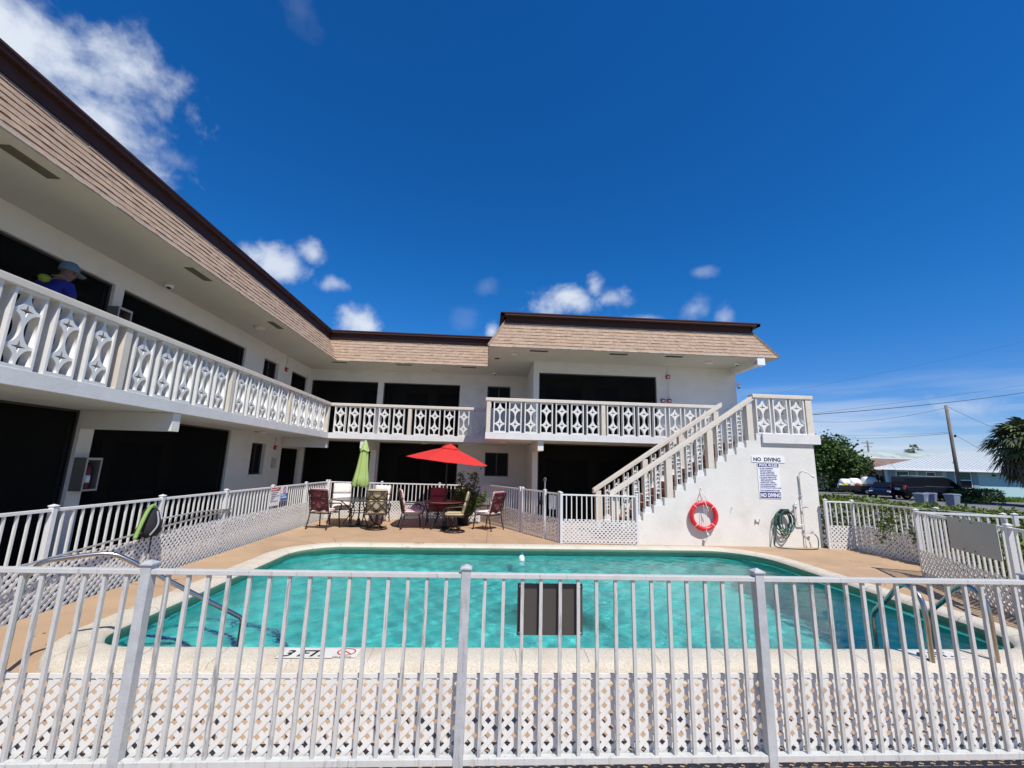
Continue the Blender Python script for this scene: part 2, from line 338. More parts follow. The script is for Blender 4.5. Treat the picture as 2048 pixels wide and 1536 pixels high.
def curve_mesh(loops, ext, name='fill'):
    """2D loops in XY (outer first) filled with holes, thickness 2*ext along Z -> mesh data"""
    cu = bpy.data.curves.new(name, 'CURVE'); cu.dimensions = '2D'; cu.fill_mode = 'BOTH'; cu.extrude = ext
    for lp in loops:
        sp = cu.splines.new('POLY'); sp.points.add(len(lp)-1); sp.use_cyclic_u = True
        for i, p in enumerate(lp): sp.points[i].co = (p[0], p[1], 0, 1)
    o = bpy.data.objects.new(name, cu); C.objects.link(o); dg = bpy.context.evaluated_depsgraph_get()
    me = bpy.data.meshes.new_from_object(o.evaluated_get(dg)); bpy.data.objects.remove(o); bpy.data.curves.remove(cu); return me
def text_obj(body, size, m, parent, M, name='lettering', ext=.0015, align='LEFT', bold=0, xs=1.0, space=1.0, line=1.0, shear=0):
    cu = bpy.data.curves.new(name, 'FONT'); cu.body = body; cu.size = size; cu.extrude = ext; cu.align_x = align; cu.offset = bold
    cu.space_character = space; cu.space_line = line; cu.resolution_u = 3; cu.shear = shear
    o = bpy.data.objects.new(name, cu); C.objects.link(o); dg = bpy.context.evaluated_depsgraph_get()
    me = bpy.data.meshes.new_from_object(o.evaluated_get(dg)); bpy.data.objects.remove(o); bpy.data.curves.remove(cu)
    me.transform(M @ Matrix.Diagonal((xs, 1, 1, 1))); me.materials.clear(); me.materials.append(m)
    q = bpy.data.objects.new(name, me); C.objects.link(q); q.parent = parent; return q
def face_mat(origin, xdir, ydir):
    x = Vector(xdir).normalized(); y = Vector(ydir).normalized(); z = x.cross(y)
    M = Matrix((x, y, z)).transposed().to_4x4(); M.translation = Vector(origin); return M
# ================================================================ GROUND, DECK, POOL
def rrect(x0, x1, y0, y1, rad, off=0, n=8, skew=.027):
    """rounded rectangle path (ccw); rad = radii for corners (x0y0, x1y0, x1y1, x0y1)"""
    out = []
    for (cx, cy, a), r in zip(((x0, y0, 180), (x1, y0, 270), (x1, y1, 0), (x0, y1, 90)), rad):
        sx = 1 if cx == x0 else -1; sy = 1 if cy == y0 else -1
        for i in range(n+1):
            t = R(a+90*i/n); px = cx+sx*r+(r+off)*math.cos(t); py = cy+sy*r+(r+off)*math.sin(t)
            f = (py-y0)/(y1-y0); out.append((px, py+f*skew*(px-x0)))
    return out
PX0, PX1, PY0, PY1 = -3.5, 5.6, 4.25, 8.98
RAD = (.45, .55, 1.05, .85)
def pool_ring(off): return rrect(PX0, PX1, PY0, PY1, RAD, off, 10)
# deck sheet with the pool hole
ring = pool_ring(.34)
gm_ = curve_mesh([[(-400, -60), (400, -60), (400, 900), (-400, 900)], ring], .05, 'ground')
gd = bpy.data.objects.new('ground', gm_); C.objects.link(gd); gd.location.z = -.55; gm_.materials.append(SOIL); struct(gd)
outer = [(-4.9, -6), (14, -6), (14, 10.26), (8.2, 10.28), (8.2, 15), (-4.86, 15)]
me = curve_mesh([outer, ring], .1, 'deck')
dk = bpy.data.objects.new('pool_deck', me); C.objects.link(dk); dk.location.z = -.1; me.materials.append(DECK); struct(dk)
# strip of soil and walkway under the left gallery
struct(MB().box(-9, -4.9, -6, 17, -.3, -.12).build('planting_strip', SOIL))
struct(MB().box(-9.2, -5.6, -6, 18, -.25, -.02).build('walkway', CONC))
struct(MB().box(-5.6, 9, 15.0, 18, -.25, -.015).build('back_walkway', CONC))
# pool
pool = thing('swimming_pool', 'turquoise swimming pool with raised cream coping and green rim', 'swimming pool', (0, 0, 0))
prof = [(.40, -.06), (.385, .03), (.36, .085), (.31, .122), (.25, .133), (.10, .137), (.05, .133), (.012, .118), (-.012, .09), (-.015, .06), (.0, .03), (.03, -.005), (.05, -.02)]
tprof = prof[8:]; prof = prof[:9]
wt = MB(); trg = [pool_ring(o-.001) for o, z in tprof]; n = len(trg[0])
for (o, z), rg in zip(tprof, trg): wt.v += [(x, y, z) for x, y in rg]
wt.v += [(x, y, -.13) for x, y in pool_ring(.045)]
for i in range(len(tprof)):
    for j in range(n): wt.f.append((i*n+j, i*n+(j+1) % n, (i+1)*n+(j+1) % n, (i+1)*n+j))
wt.build('waterline_band', TILEG, pool, smooth=True)
cop = MB(); rings = [pool_ring(o) for o, z in prof]; n = len(rings[0])
for (o, z), rg in zip(prof, rings): cop.v += [(x, y, z) for x, y in rg]
for i in range(len(prof)-1):
    for j in range(n): cop.f.append((i*n+j, i*n+(j+1) % n, (i+1)*n+(j+1) % n, (i+1)*n+j))
cope = cop.build('coping', COPE, pool, smooth=True, rec=True)
# joints between coping stones: thin dark grouted grooves
jt = None; mid = pool_ring(.18); per = []; acc = 0
for i in range(n):
    a = Vector((*mid[i], 0)); b = Vector((*mid[(i+1) % n], 0)); l = (b-a).length; t = 0
    while l > 0 and acc+l-t >= .62:
        t += .62-acc; acc = 0; f = t/l; p = a.lerp(b, f); d = (b-a).normalized(); nn_ = Vector((d.y, -d.x, 0))
        pr = [(o, z+.0015) for o, z in prof[2:11]]
        w = .004
        jt = MB()
        for k in range(len(pr)-1):
            q0 = p+nn_*(pr[k][0]-.18); q1 = p+nn_*(pr[k+1][0]-.18)
            sh = d*(.02*math.sin(k))
            jt.add([(*(q0-d*w+sh).xy, pr[k][1]), (*(q0+d*w+sh).xy, pr[k][1]), (*(q1+d*w+sh).xy, pr[k+1][1]), (*(q1-d*w+sh).xy, pr[k+1][1])], [(0, 1, 2, 3)])
        jt.build('joint', CONC, pool, rec=False)
    acc = (acc+l-t) if t else acc+l
# basin: shell with sloping floor, shallow ledge all round
bas = MB(); levels = [(.05, -.02), (.05, -.14), (.03, -.15), (.03, -.55), (-.0, -.6)]
rr_ = [pool_ring(o) for o, z in levels]
def floorz(x, y):
    t = min(1, max(0, (x-.5)/3.2)); return -.95-1.15*t*t*(3-2*t)
for k, ((o, z), rg) in enumerate(zip(levels, rr_)):
    bas.v += [(x, y, z) for x, y in rg]
bas.v += [(x, y, floorz(x, y)+.12) for x, y in pool_ring(-.03)]
bas.v += [(x, y, floorz(x, y)) for x, y in pool_ring(-.18)]
NL = len(levels)+2
for i in range(NL-1):
    for j in range(n): bas.f.append((i*n+j, (i+1)*n+j, (i+1)*n+(j+1) % n, i*n+(j+1) % n))
# floor grid fan
base = (NL-1)*n; inner = pool_ring(-.18); prev = base
cx, cy = 1.0, 6.6
for s_ in (.85, .7, .55, .4, .25, .1):
    k = len(bas.v)
    for x, y in inner:
        X = cx+(x-cx)*s_; Y = cy+(y-cy)*s_; bas.v.append((X, Y, floorz(X, Y)))
    for j in range(n): bas.f.append((prev+j, k+j, k+(j+1) % n, prev+(j+1) % n))
    prev = k
bas.f.append(tuple(prev+j for j in range(n)))
bas.build('basin', PLASTER, pool, smooth=True, rec=False)
# corner entry steps, shallow end
st = MB()
for k, (r, z) in enumerate(((1.75, -.72), (1.3, -.48), (.85, -.24))):
    c = (PX0-.0, PY0-.0); pts = [(c[0], c[1])]+[(c[0]+r*math.cos(R(a)), c[1]+r*math.sin(R(a))) for a in range(0, 91, 10)]
    st.extrude([(x, y, -1.0) for x, y in pts], (0, 0, z+1.0))
st.build('entry_step', PLASTER, pool)
e = MB()
for r, z in ((1.75, -.72), (1.3, -.48), (.85, -.24)):
    pts = [(PX0+(r-.03)*math.cos(R(a)), PY0+(r-.03)*math.sin(R(a)), z+.004) for a in range(0, 91, 5)]
    for i in range(len(pts)-1):
        a, b = Vector(pts[i]), Vector(pts[i+1]); ra = (a-Vector((PX0, PY0, z+.004))).normalized()*.03; rb = (b-Vector((PX0, PY0, z+.004))).normalized()*.03
        e.add([a-ra, b-rb, b+rb, a+ra], [(0, 1, 2, 3)])
e.build('step_edge_stripe', NAVY, pool, rec=False)
def wave(x, y):
    return (.0034*math.sin(9.1*x+3.1*y+.6)+.0030*math.sin(-5.2*x+10.4*y+1.9)+.0022*math.sin(15.5*x-8.3*y+.4+1.2*math.sin(2.1*y))+.0018*math.sin(6.3*x+17.8*y+2.2+math.sin(2.7*x))
            +.0014*math.sin(24*x+13*y+2*math.sin(1.7*x+1.1*y))+.0012*math.sin(-21*x+23*y+1.5*math.sin(2.3*y)))*(.75+.35*math.sin(.9*x+.5)*math.sin(1.1*y))
wat = MB(); gx, gy = 300, 160; wx0, wx1, wy0, wy1 = PX0-.035, PX1+.2, PY0-.035, PY1+.29
def inside(x, y):
    return True
for j in range(gy+1):
    for i in range(gx+1):
        x = wx0+(wx1-wx0)*i/gx; y = wy0+(wy1-wy0)*j/gy; wat.v.append((x, y, -.032+wave(x, y)))
for j in range(gy):
    for i in range(gx): k = j*(gx+1)+i; wat.f.append((k, k+1, k+gx+2, k+gx+1))
# clip the sheet to the pool outline
import bmesh
bmw = bmesh.new(); _me = bpy.data.meshes.new('tmp'); _me.from_pydata(wat.v, [], wat.f); bmw.from_mesh(_me)
wr = pool_ring(.042); cxy = Vector((1.0, 6.6, 0))
for i in range(len(wr)):
    a = Vector((*wr[i], 0)); b = Vector((*wr[(i+1) % len(wr)], 0)); d_ = b-a
    if d_.length < 1e-6: continue
    nr = Vector((d_.y, -d_.x, 0)).normalized()
    bmesh.ops.bisect_plane(bmw, geom=bmw.verts[:]+bmw.edges[:]+bmw.faces[:], plane_co=a, plane_no=nr, clear_outer=True)
# walls and bottom close the body of water
eb = [e for e in bmw.edges if e.is_boundary]
r = bmesh.ops.extrude_edge_only(bmw, edges=eb); nv = [v for v in r['geom'] if isinstance(v, bmesh.types.BMVert)]
for v in nv: v.co.z = -2.6
be = [e for e in bmw.edges if e.is_boundary]; bmesh.ops.contextual_create(bmw, geom=be)
bmesh.ops.recalc_face_normals(bmw, faces=bmw.faces)
wme = bpy.data.meshes.new('water'); bmw.to_mesh(wme); bmw.free(); bpy.data.meshes.remove(_me)
for p in wme.polygons: p.use_smooth = p.normal.z > .5
wme.materials.append(WATER); wo_ = bpy.data.objects.new('water', wme); C.objects.link(wo_); struct(wo_)
wo_.cycles.is_caustics_caster = True; sl.cycles.is_caustics_light = True
for o in list(pool.children):
    if o.name.startswith(('basin', 'entry_step', 'step_edge')): o.cycles.is_caustics_receiver = True
# depth markings
def marking(body, p, size, flip=False, z=.1405):
    M = face_mat(p, (1, .0, 0) if not flip else (1, .027, 0), (0, 1, 0) if not flip else (0, 0, 1))
    return text_obj(body, size, INK, pool, M, 'depth_marking', .0008, bold=.004, shear=.25 if not flip else 0, xs=.98)
tp = MB().box(-1.68, -1.22, 3.975, 4.165, .137, .1385)
tp.build('marking_tile', MARKT, pool)
marking('3 FT.', (-1.655, 4.005, .139), .165)
M = face_mat((-1.235, 4.015, .139), (1, 0, 0), (0, 1, 0))
tp = MB().box(-1.219, -1.03, 3.985, 4.155, .137, .1385); tp.build('marking_tile', MARKT, pool)
rg = MB(); c0 = Vector((-1.135, 4.09, .1405))
for k in range(24):
    a0, a1 = 2*math.pi*k/24, 2*math.pi*(k+1)/24
    rg.add([c0+Vector((math.cos(t)*r, math.sin(t)*r*.9, 0)) for t, r in ((a0, .066), (a1, .066), (a1, .078), (a0, .078))], [(0, 1, 2, 3)])
rg.add([c0+Vector(v) for v in ((-.055, .045, 0), (-.045, .052, 0), (.055, -.045, 0), (.045, -.052, 0))], [(0, 1, 2, 3)])
rg.build('no_diving_symbol', REDI, pool, rec=False)
text_obj('NO DIVING', .03, INK, pool, face_mat((-1.225, 3.985, .139), (1, 0, 0), (0, 1, 0)), 'depth_marking', .0006)
marking('3 FT', (-1.62, 9.025, .04), .085, True)
marking('6 FT', (4.02, 9.19, .04), .085, True)
text_obj('3 FT', .11, INK, pool, face_mat((-1.2, 9.30, .1385), (-1, -.027, 0), (0, -1, 0)), 'depth_marking', .0006)
tp = MB().box(3.96, 4.42, 3.985, 4.155, .1375, .1390); tp.build('marking_tile', MARKT, pool)
text_obj('6 FT.', .135, INK, pool, face_mat((4.0, 4.02, .1395), (1, 0, 0), (0, 1, 0)), 'depth_marking', .0006, bold=.004, shear=.25, xs=1.2)
# joints, hairline cracks and litter on the deck
def deck_line(pts, w, name, label):
    mb = MB()
    for a, b in zip(pts[:-1], pts[1:]):
        a, b = Vector((*a, .0015)), Vector((*b, .0015)); d_ = (b-a).normalized(); nn_ = Vector((-d_.y, d_.x, 0))*w
        mb.add([a-nn_, b-nn_, b+nn_, a+nn_], [(0, 1, 2, 3)])
    o = mb.build(name, MATS['deck crack'], rec=False); struct(o)
mat('deck crack', (.10, .07, .05), .95)
deck_line([(.05, 9.45), (.08, 10.6), (.12, 12.0), (.1, 14)], .004, 'deck_joint', '')
deck_line([(-4.8, 10.1), (-4.3, 10.08), (-3.75, 9.9), (-3.55, 9.75), (-3.4, 9.5)], .005, 'deck_crack', '')
deck_line([(-3.5, 10.6), (-3.3, 10.2), (-3.2, 9.9), (-3.05, 9.5)], .004, 'deck_crack', '')
deck_line([(8.0, 8.6), (7.2, 8.3), (6.6, 8.45), (6.2, 8.2)], .003, 'deck_crack', '')
deck_line([(-4.85, 6.6), (-4.4, 6.5), (-3.95, 6.55)], .004, 'deck_joint', '')
_r = random.Random(9); mb = MB()
for _ in range(60):
    x, y = _r.choice(((_r.uniform(-4.8, -4.0), _r.uniform(4, 13)), (_r.uniform(-4.6, 1), _r.uniform(9.6, 13.5)), (_r.uniform(6.2, 8.6), _r.uniform(5, 9.8)))); s_ = _r.uniform(.012, .035); a = _r.uniform(0, 6.3)
    if _r.random() < .6: s_ *= .5
    c_, q_ = math.cos(a)*s_, math.sin(a)*s_; mb.add([(x-c_, y-q_, .003), (x+q_*.5, y-c_*.5, .008), (x+c_, y+q_, .004), (x-q_*.5, y+c_*.5, .007)], [(0, 1, 2, 3)])
tag(mb.build('leaf_litter', BARK, rec=False), 'tiny dry leaves and debris scattered over the tan deck', 'leaf litter', kind='stuff')
MB().box(-.12, .06, 10.02, 10.06, .0005, .003).build('deck_drain', BLACKM); struct(bpy.data.objects['deck_drain'])
# ================================================================ FENCES
def clip(poly, x0, x1, z0, z1):
    for ax, lim, sg in ((0, x0, 1), (0, x1, -1), (1, z0, 1), (1, z1, -1)):
        out = []
        for i in range(len(poly)):
            a, b = poly[i-1], poly[i]; da = (a[ax]-lim)*sg; db = (b[ax]-lim)*sg
            if (da >= 0) != (db >= 0):
                t = da/(da-db); out.append((a[0]+(b[0]-a[0])*t, a[1]+(b[1]-a[1])*t))
            if db >= 0: out.append(b)
        poly = out
        if len(poly) < 3: return []
    return poly
def lattice(mb, s0, s1, z0, z1, t, pitch=.092, w=.031, top=None):
    ww = w*math.sqrt(2); H = z1-z0
    for sg, tt in ((1, t), (-1, t+.004)):
        k = s0-H-pitch+(0 if sg > 0 else .017)
        while k < s1+H+pitch:
            a, b = (k, k+H) if sg > 0 else (k+H, k)
            p = clip([(a-ww/2, z0), (a+ww/2, z0), (b+ww/2, z1), (b-ww/2, z1)], s0, s1, z0, z1)
            if len(p) >= 3: mb.extrude([(x, tt, z) for x, z in p], (0, .0035, 0))
            k += pitch
PK = MB().box(-.0115, .0115, -.0115, .0115, 0, 1)
def fence(name, label, p0, p1, posts, z_top=1.105, zb=.10, lat=None, spacing=.122, group='white picket fences round the pool', s_in=0, s_out=None, dz=0, cap=True, frame=False, latmat=None, rail=None, postm=None, pw=.06, ps=.0115, rh=.036):
    rail = rail or FENCE2; postm = postm or FPOST2
    p0 = Vector((*p0, 0)); p1 = Vector((*p1, 0)); d = p1-p0; Ln = d.length; ang = math.atan2(d.y, d.x)
    root = thing(name, label, 'fence' if 'gate' not in name else 'gate', (p0.x, p0.y, dz), ang, group)
    base = None
    for s in posts:
        if base is None:
            b = MB().box(-pw/2, pw/2, -pw/2, pw/2, -.12, z_top+.022)
            if cap:
                b.box(-pw/2-.008, pw/2+.008, -pw/2-.008, pw/2+.008, z_top+.022, z_top+.034)
                b.add([(-pw/2-.006, -pw/2-.006, z_top+.034), (pw/2+.006, -pw/2-.006, z_top+.034), (pw/2+.006, pw/2+.006, z_top+.034), (-pw/2-.006, pw/2+.006, z_top+.034), (0, 0, z_top+.052)], [(0, 1, 4), (1, 2, 4), (2, 3, 4), (3, 0, 4)])
            base = b.build('post', postm, root, bevel=.003); base.location = (s, 0, 0)
        else: dup(base, root, (s, 0, 0))
    s_out = Ln if s_out is None else s_out
    MB().box(s_in, s_out, -.021, .021, z_top-rh, z_top).build('top_rail', rail, root, bevel=.003)
    MB().box(s_in, s_out, -.021, .021, zb, zb+.035).build('bottom_rail', rail, root, bevel=.003)
    pk = None; k = 0
    marks = [s_in]+[p for p in posts if s_in+.1 < p < s_out-.1]+[s_out]
    if not posts: marks = [s_in, s_out]
    for a, b in zip(marks[:-1], marks[1:]):
        cnt = max(1, round((b-a)/spacing)); sp = (b-a)/cnt
        for i in range(1, cnt):
            s = a+i*sp
            if pk is None:
                m_ = MB().box(-ps, ps, -ps, ps, zb+.03, z_top-rh+.002)
                pk = m_.build('picket', rail, root); pk.location = (s, 0, 0)
            else:
                q = dup(pk, root, (s+random.uniform(-.002, .002), 0, 0)); q.rotation_euler = (0, random.uniform(-.003, .003), 0)
    if lat:
        for (a, b, z0, z1, t) in lat:
            mb = MB(); lattice(mb, a, b, z0, z1, t, *((.076, .0265) if frame else (.094, .031)))
            if frame: mb.box(a, b, t-.003, t+.0095, z1-.016, z1+.006)
            mb.build('lattice_panel', latmat or LATT, root)
    return root
# front fence (nearest to the camera)
ff = fence('picket_fence', 'long white picket fence with lattice base nearest the camera', (-3.76, 2.745), (4.5, 2.745),
           [0.0, 1.83, 3.665, 5.485, 7.31], lat=[(0, 8.26, .115, .535, .034)], frame=True, spacing=.1144, group='white picket fences round the pool', pw=.055, rail=FENCE, postm=FPOST, ps=.0098, rh=.027)
# left fence
fl = fence('picket_fence', 'white picket fence running in front of the left gallery', (-5.17, 1.6), (-4.99, 14.1),
           [.1, 2.05, 3.95, 5.65, 7.3, 9.1, 10.95, 12.5], zb=.06, lat=[(.1, 5.5, -.09, .53, -.034), (5.52, 7.28, -.09, .60, -.05), (7.3, 12.47, -.09, .60, -.034)], spacing=.127)
fb = fence('picket_fence', 'white picket fence behind the two patio tables', (-4.99, 14.12), (-.1, 13.9),
           [0.06, 1.72, 3.55, 4.85], lat=[(0.03, 4.85, -.02, .56, -.034)])
fd1 = fence('picket_fence', 'pinkish white picket fence section right of the hibiscus pot', (-.1, 13.9), (.98, 11.85), [0, 2.28], z_top=1.14, lat=[(0, 2.28, 0.0, .58, -.034)])
fg = fence('picket_gate', 'white picket gate with a latch between the diagonal fence and the stair fence', (1.0, 11.8), (1.52, 10.85), [0.04, 1.04], z_top=1.14, lat=[(.05, 1.03, .01, .55, -.034)], group=None)
MB().box(.86, .98, -.06, -.02, .80, .90).box(.9, .94, -.05, -.035, .9, 1.0).build('latch', BLACKM, fg)
MB().tube(arc((1.04, 0, 1.42), .045, 0, 360, 12), .008, 6, closed=True).box(1.03, 1.05, -.01, .01, 1.12, 1.38).build('latch_pull', ALU, fg)
fd2 = fence('picket_fence', 'short white picket fence length between the gate and the corner post', (1.54, 10.82), (1.8, 10.36), [0.5], z_top=1.125, lat=[(.0, .5, .01, .55, -.034)])
fs = fence('picket_fence', 'sunlit white picket fence length across the foot of the stairs', (1.82, 10.33), (3.62, 10.24), [0.0, 1.79], z_top=1.115, zb=.06, lat=[(.03, 1.77, .01, .545, -.034)])
# white notice hung behind the gate pickets
nb = thing('notice_board', 'blank white notice hung behind the pickets by the gate', 'notice', (1.62, 10.74, 0), math.atan2(-.46, .26))
MB().box(-.1, .14, .03, .04, .72, 1.05).build('board', SIGNW, nb)
fr1 = fence('picket_fence', 'short bright white picket fence joined to the stair wall right corner', (8.2, 10.16), (8.84, 10.08), [0.03, .64], lat=[(.04, .62, .0, .54, -.03)])
fr2 = fence('picket_fence', 'white picket fence along the ivy hedge', (8.84, 10.06), (9.1, 7.2), [1.8, 2.85], lat=[(.03, 2.85, -.02, .55, -.045)], zb=.06)
fr3 = fence('picket_fence', 'white picket fence holding the blank grey sign', (7.83, 7.56), (6.45, 4.4), [0.0, 2.3], z_top=1.12, lat=[(.0, 3.4, -.06, .47, -.045)], zb=.08)
fr4 = fence('picket_fence', 'white picket fence leading right from behind the grey sign', (7.85, 7.56), (14.5, 5.0), [1.36, 3.2, 5.0], z_top=1.12, zb=.08)
# plate signs on fences
sb = thing('sign_plate', 'dark grey back of a square sign on the front fence', 'sign', (.42, 2.745, .9))
MB().box(-.2, .2, .018, .022, -.145, .145).build('plate', SDARK, sb, bevel=.002)
b_ = MB()
for x in (-.185, .185):
    for z in (-.13, .13): b_.tube([(x, .012, z), (x, .019, z)], .006, 8)
b_.build('bolt', ALU, sb)
ang = math.atan2(-3.16, -1.38)
sg_ = thing('sign_plate', 'blank pale grey rectangular sign on the right fence above the lattice', 'sign', (7.4-.02, 6.585, 0), ang)
MB().box(-.0, 1.12, -.045, -.038, .66, 1.14).build('plate', SGREY, sg_, bevel=.004)
b_ = MB()
for x in (.35, .6): 
    for z in (1.10, .70): b_.tube([(x, -.052, z), (x, -.04, z)], .01, 8)
b_.build('bolt', BLACKM, sg_)
def rod_text(parent, M, body, size, m, **k): return text_obj(body, size, m, parent, M, **k)
# notices on the left fence
ang = math.atan2(12.5, .18)
s1 = thing('notice_sign', 'narrow white notice with red heading on the left fence', 'sign', (-5.045, 10.54, 0), ang)
MB().box(0, .42, -.05, -.045, .66, 1.09).build('board', SIGNW, s1)
MB().box(.01, .41, -.0525, -.0505, 1.0, 1.08).build('heading_band', REDI, s1)
text_obj('POOL SAFETY', .05, SIGNW, s1, face_mat((.03, -.0535, 1.02), (1, 0, 0), (0, 0, 1)))
text_obj('NO LIFEGUARD ON DUTY\nCHILDREN MUST BE\nACCOMPANIED BY AN ADULT\nNO RUNNING\nNO GLASS\nSWIM AT YOUR OWN RISK', .028, INK, s1, face_mat((.03, -.051, .95), (1, 0, 0), (0, 0, 1)), line=1.4)
s2 = thing('notice_sign', 'blue and white notice with a prohibition ring on the left fence', 'sign', (-5.037, 11.02, 0), ang)
MB().box(0, .36, -.05, -.045, .74, 1.1).build('board', SIGNW, s2)
MB().box(.01, .35, -.0525, -.0505, .75, .92).build('lower_band', BLUEI, s2)
MB().tube(arc((.18, -.051, 1.01), .065, 0, 360, 20), .009, 5, closed=True).tube([(.135, -.051, 1.055), (.225, -.051, .965)], .008, 5).build('prohibition_ring', REDI, s2)
text_obj('WATCH\nCHILDREN', .055, SIGNW, s2, face_mat((.04, -.0535, .86), (1, 0, 0), (0, 0, 1)))
# ================================================================ BUILDING
B = thing('motel_building', 'white two storey motel wrapped round the pool with brown mansard roof', 'building', (0, 0, 0))
def mL(u, d, z): return (-7-d, u, z)
def mBk(u, d, z): return (u, 16.7+d, z)
def mR(u, d, z): return (u, 14.1+d, z)
def mS(u, d, z): return (1.515+d, u, z)
def mbox(mb, M, u0, u1, d0, d1, z0, z1):
    a = M(u0, d0, z0); b = M(u1, d1, z1)
    return mb.box(min(a[0], b[0]), max(a[0], b[0]), min(a[1], b[1]), max(a[1], b[1]), z0, z1)
def wall(M, u0, u1, z0, z1, holes, th=.2, name='wall', m=None):
    us = sorted({u0, u1, *[h[0] for h in holes], *[h[1] for h in holes]}); us = [u for u in us if u0 <= u <= u1]
    mb = MB()
    for a, b in zip(us[:-1], us[1:]):
        c = (a+b)/2; hs_ = sorted([(h[2], h[3]) for h in holes if h[0] < c < h[1]]); z = z0
        for h0, h1 in hs_:
            if h0 > z+.001: mbox(mb, M, a, b, 0, th, z, h0)
            z = max(z, h1)
        if z < z1-.001: mbox(mb, M, a, b, 0, th, z, z1)
    return mb.build(name, m or WHITE, B)
def porch(M, u0, u1, z0, z1, door=None, depth=1.45, glass=None):
    th = .2
    mb = MB(); mbox(mb, M, u0-.1, u1+.1, depth, depth+.08, z0, z1+.1)
    mbox(mb, M, u0-.1, u0+.01, th+.004, depth, z0, z1+.1); mbox(mb, M, u1-.01, u1+.1, th+.004, depth, z0, z1+.1)
    mbox(mb, M, u0-.1, u1+.1, th+.004, depth+.08, z1+.02, z1+.06); mbox(mb, M, u0-.02, u1+.02, .0+.21, depth, z0-.01, z0+.01)
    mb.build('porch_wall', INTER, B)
    s = MB(); mbox(s, M, u0+.03, u1-.03, .085, .087, z0+.06, z1-.03); s.build('darkening_insect_screen', SCREEN, B)
    f = MB()
    mbox(f, M, u0+.002, u0+.035, .06, .11, z0+.011, z1-.002); mbox(f, M, u1-.035, u1-.002, .06, .11, z0+.011, z1-.002)
    mbox(f, M, u0+.035, u1-.035, .062, .108, z1-.037, z1-.002); mbox(f, M, u0+.035, u1-.035, .062, .108, z0+.011, z0+.06)
    f.build('screen_frame', FRAMED, B)
    if door:
        for (a, b, top) in door:
            q = MB(); mbox(q, M, a, b, depth-.05, depth-.002, z0+.012, z0+top); dd = q.build('door', DOORM, B, bevel=.004)
            h = MB(); p = M(a+.1, depth-.08, z0+1.0); h.lathe([(.02, -.03), (.03, 0), (.02, .03)], p, 8); h.build('handle', ALU, dd)
    if glass:
        for (a, b, c, dd_) in glass:
            q = MB(); mbox(q, M, a, b, depth-.04, depth-.003, z0+c, z0+dd_); w = q.build('window', FRAMED, B)
            q = MB(); mbox(q, M, a+.06, (a+b)/2-.03, depth-.046, depth-.041, z0+c+.06, z0+dd_-.06); mbox(q, M, (a+b)/2+.03, b-.06, depth-.046, depth-.041, z0+c+.06, z0+dd_-.06); q.build('pane', GLASSD, w)
def window(M, u0, u1, z0, z1, slats=0):
    f = MB()
    for a, b, c, d in ((u0, u0+.04, z0, z1), (u1-.04, u1, z0, z1), (u0+.04, u1-.04, z0, z0+.04), (u0+.04, u1-.04, z1-.04, z1), ((u0+u1)/2-.02, (u0+u1)/2+.02, z0+.04, z1-.04)):
        mbox(f, M, a, b, .10, .15, c, d)
    w = f.build('window', FRAMED, B)
    p = MB(); mbox(p, M, u0+.02, u1-.02, .155, .16, z0+.02, z1-.02); p.build('pane', GLASSD, w)
    s = MB(); mbox(s, M, u0-.04, u1+.04, -.03, .0-.002, z0-.06, z0-.012); s.build('sill', WHITE, w)
F2 = 2.70; SZ = 5.28
Lh = [(1.2, 7.85, F2, 4.86), (8.05, 12.25, F2, 4.86), (13.28, 14.21, 3.95, 4.86), (15.2, 16.5, F2, 4.86)]
wall(mL, 0, 16.9, F2, SZ+.02, Lh)
Ll = [(1.2, 7.76, 0, 2.495), (8.03, 12.12, 0, 2.495), (13.25, 14.05, 1.28, 2.22), (15.12, 16.5, 0, 2.14)]
wall(mL, 0, 16.9, -.02, 2.5, Ll)
wall(mBk, -7.2, 1.515, F2, SZ+.02, [(-6.9, -4.35, F2, 4.84), (-4.13, -1.14, F2, 4.84), (-.05, .87, 3.95, 4.84)])
wall(mBk, -7.2, 1.515, -.02, 2.5, [(-6.9, -4.38, 0, 2.495), (-4.12, -1.1, 0, 2.495), (-.05, .86, 1.32, 2.22)])
wall(mR, 1.515, 8.63, F2, SZ+.02, [(1.70, 5.79, F2, 4.9)])
wall(mR, 1.515, 8.63, -.02, 2.5, [(1.69, 5.8, 0, 2.495)])
MB().box(1.515, 1.70, 14.302, 16.7, -.02, 2.5).box(1.515, 1.70, 14.302, 16.7, F2, SZ+.02).build('wall', WHITE, B)
MB().box(8.43, 8.63, 14.302, 20, -.02, SZ+.02).build('wall', WHITE, B)
MB().box(-.4, 8.43, 19.8, 20, -.02, SZ+.02).build('wall', WHITE, B)
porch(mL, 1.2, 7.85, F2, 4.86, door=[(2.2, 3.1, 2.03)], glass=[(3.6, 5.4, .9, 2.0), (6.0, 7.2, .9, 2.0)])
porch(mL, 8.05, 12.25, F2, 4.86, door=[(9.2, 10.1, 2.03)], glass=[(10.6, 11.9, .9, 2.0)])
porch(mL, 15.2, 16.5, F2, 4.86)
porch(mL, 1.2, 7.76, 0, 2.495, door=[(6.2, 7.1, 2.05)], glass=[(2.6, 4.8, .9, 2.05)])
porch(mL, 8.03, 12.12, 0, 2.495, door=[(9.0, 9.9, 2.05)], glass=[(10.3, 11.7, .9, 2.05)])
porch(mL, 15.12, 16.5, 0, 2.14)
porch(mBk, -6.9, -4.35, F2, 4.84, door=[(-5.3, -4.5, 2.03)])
porch(mBk, -4.13, -1.14, F2, 4.84, door=[(-3.5, -2.6, 1.95)], glass=[(-2.2, -1.25, .3, 2.0)])
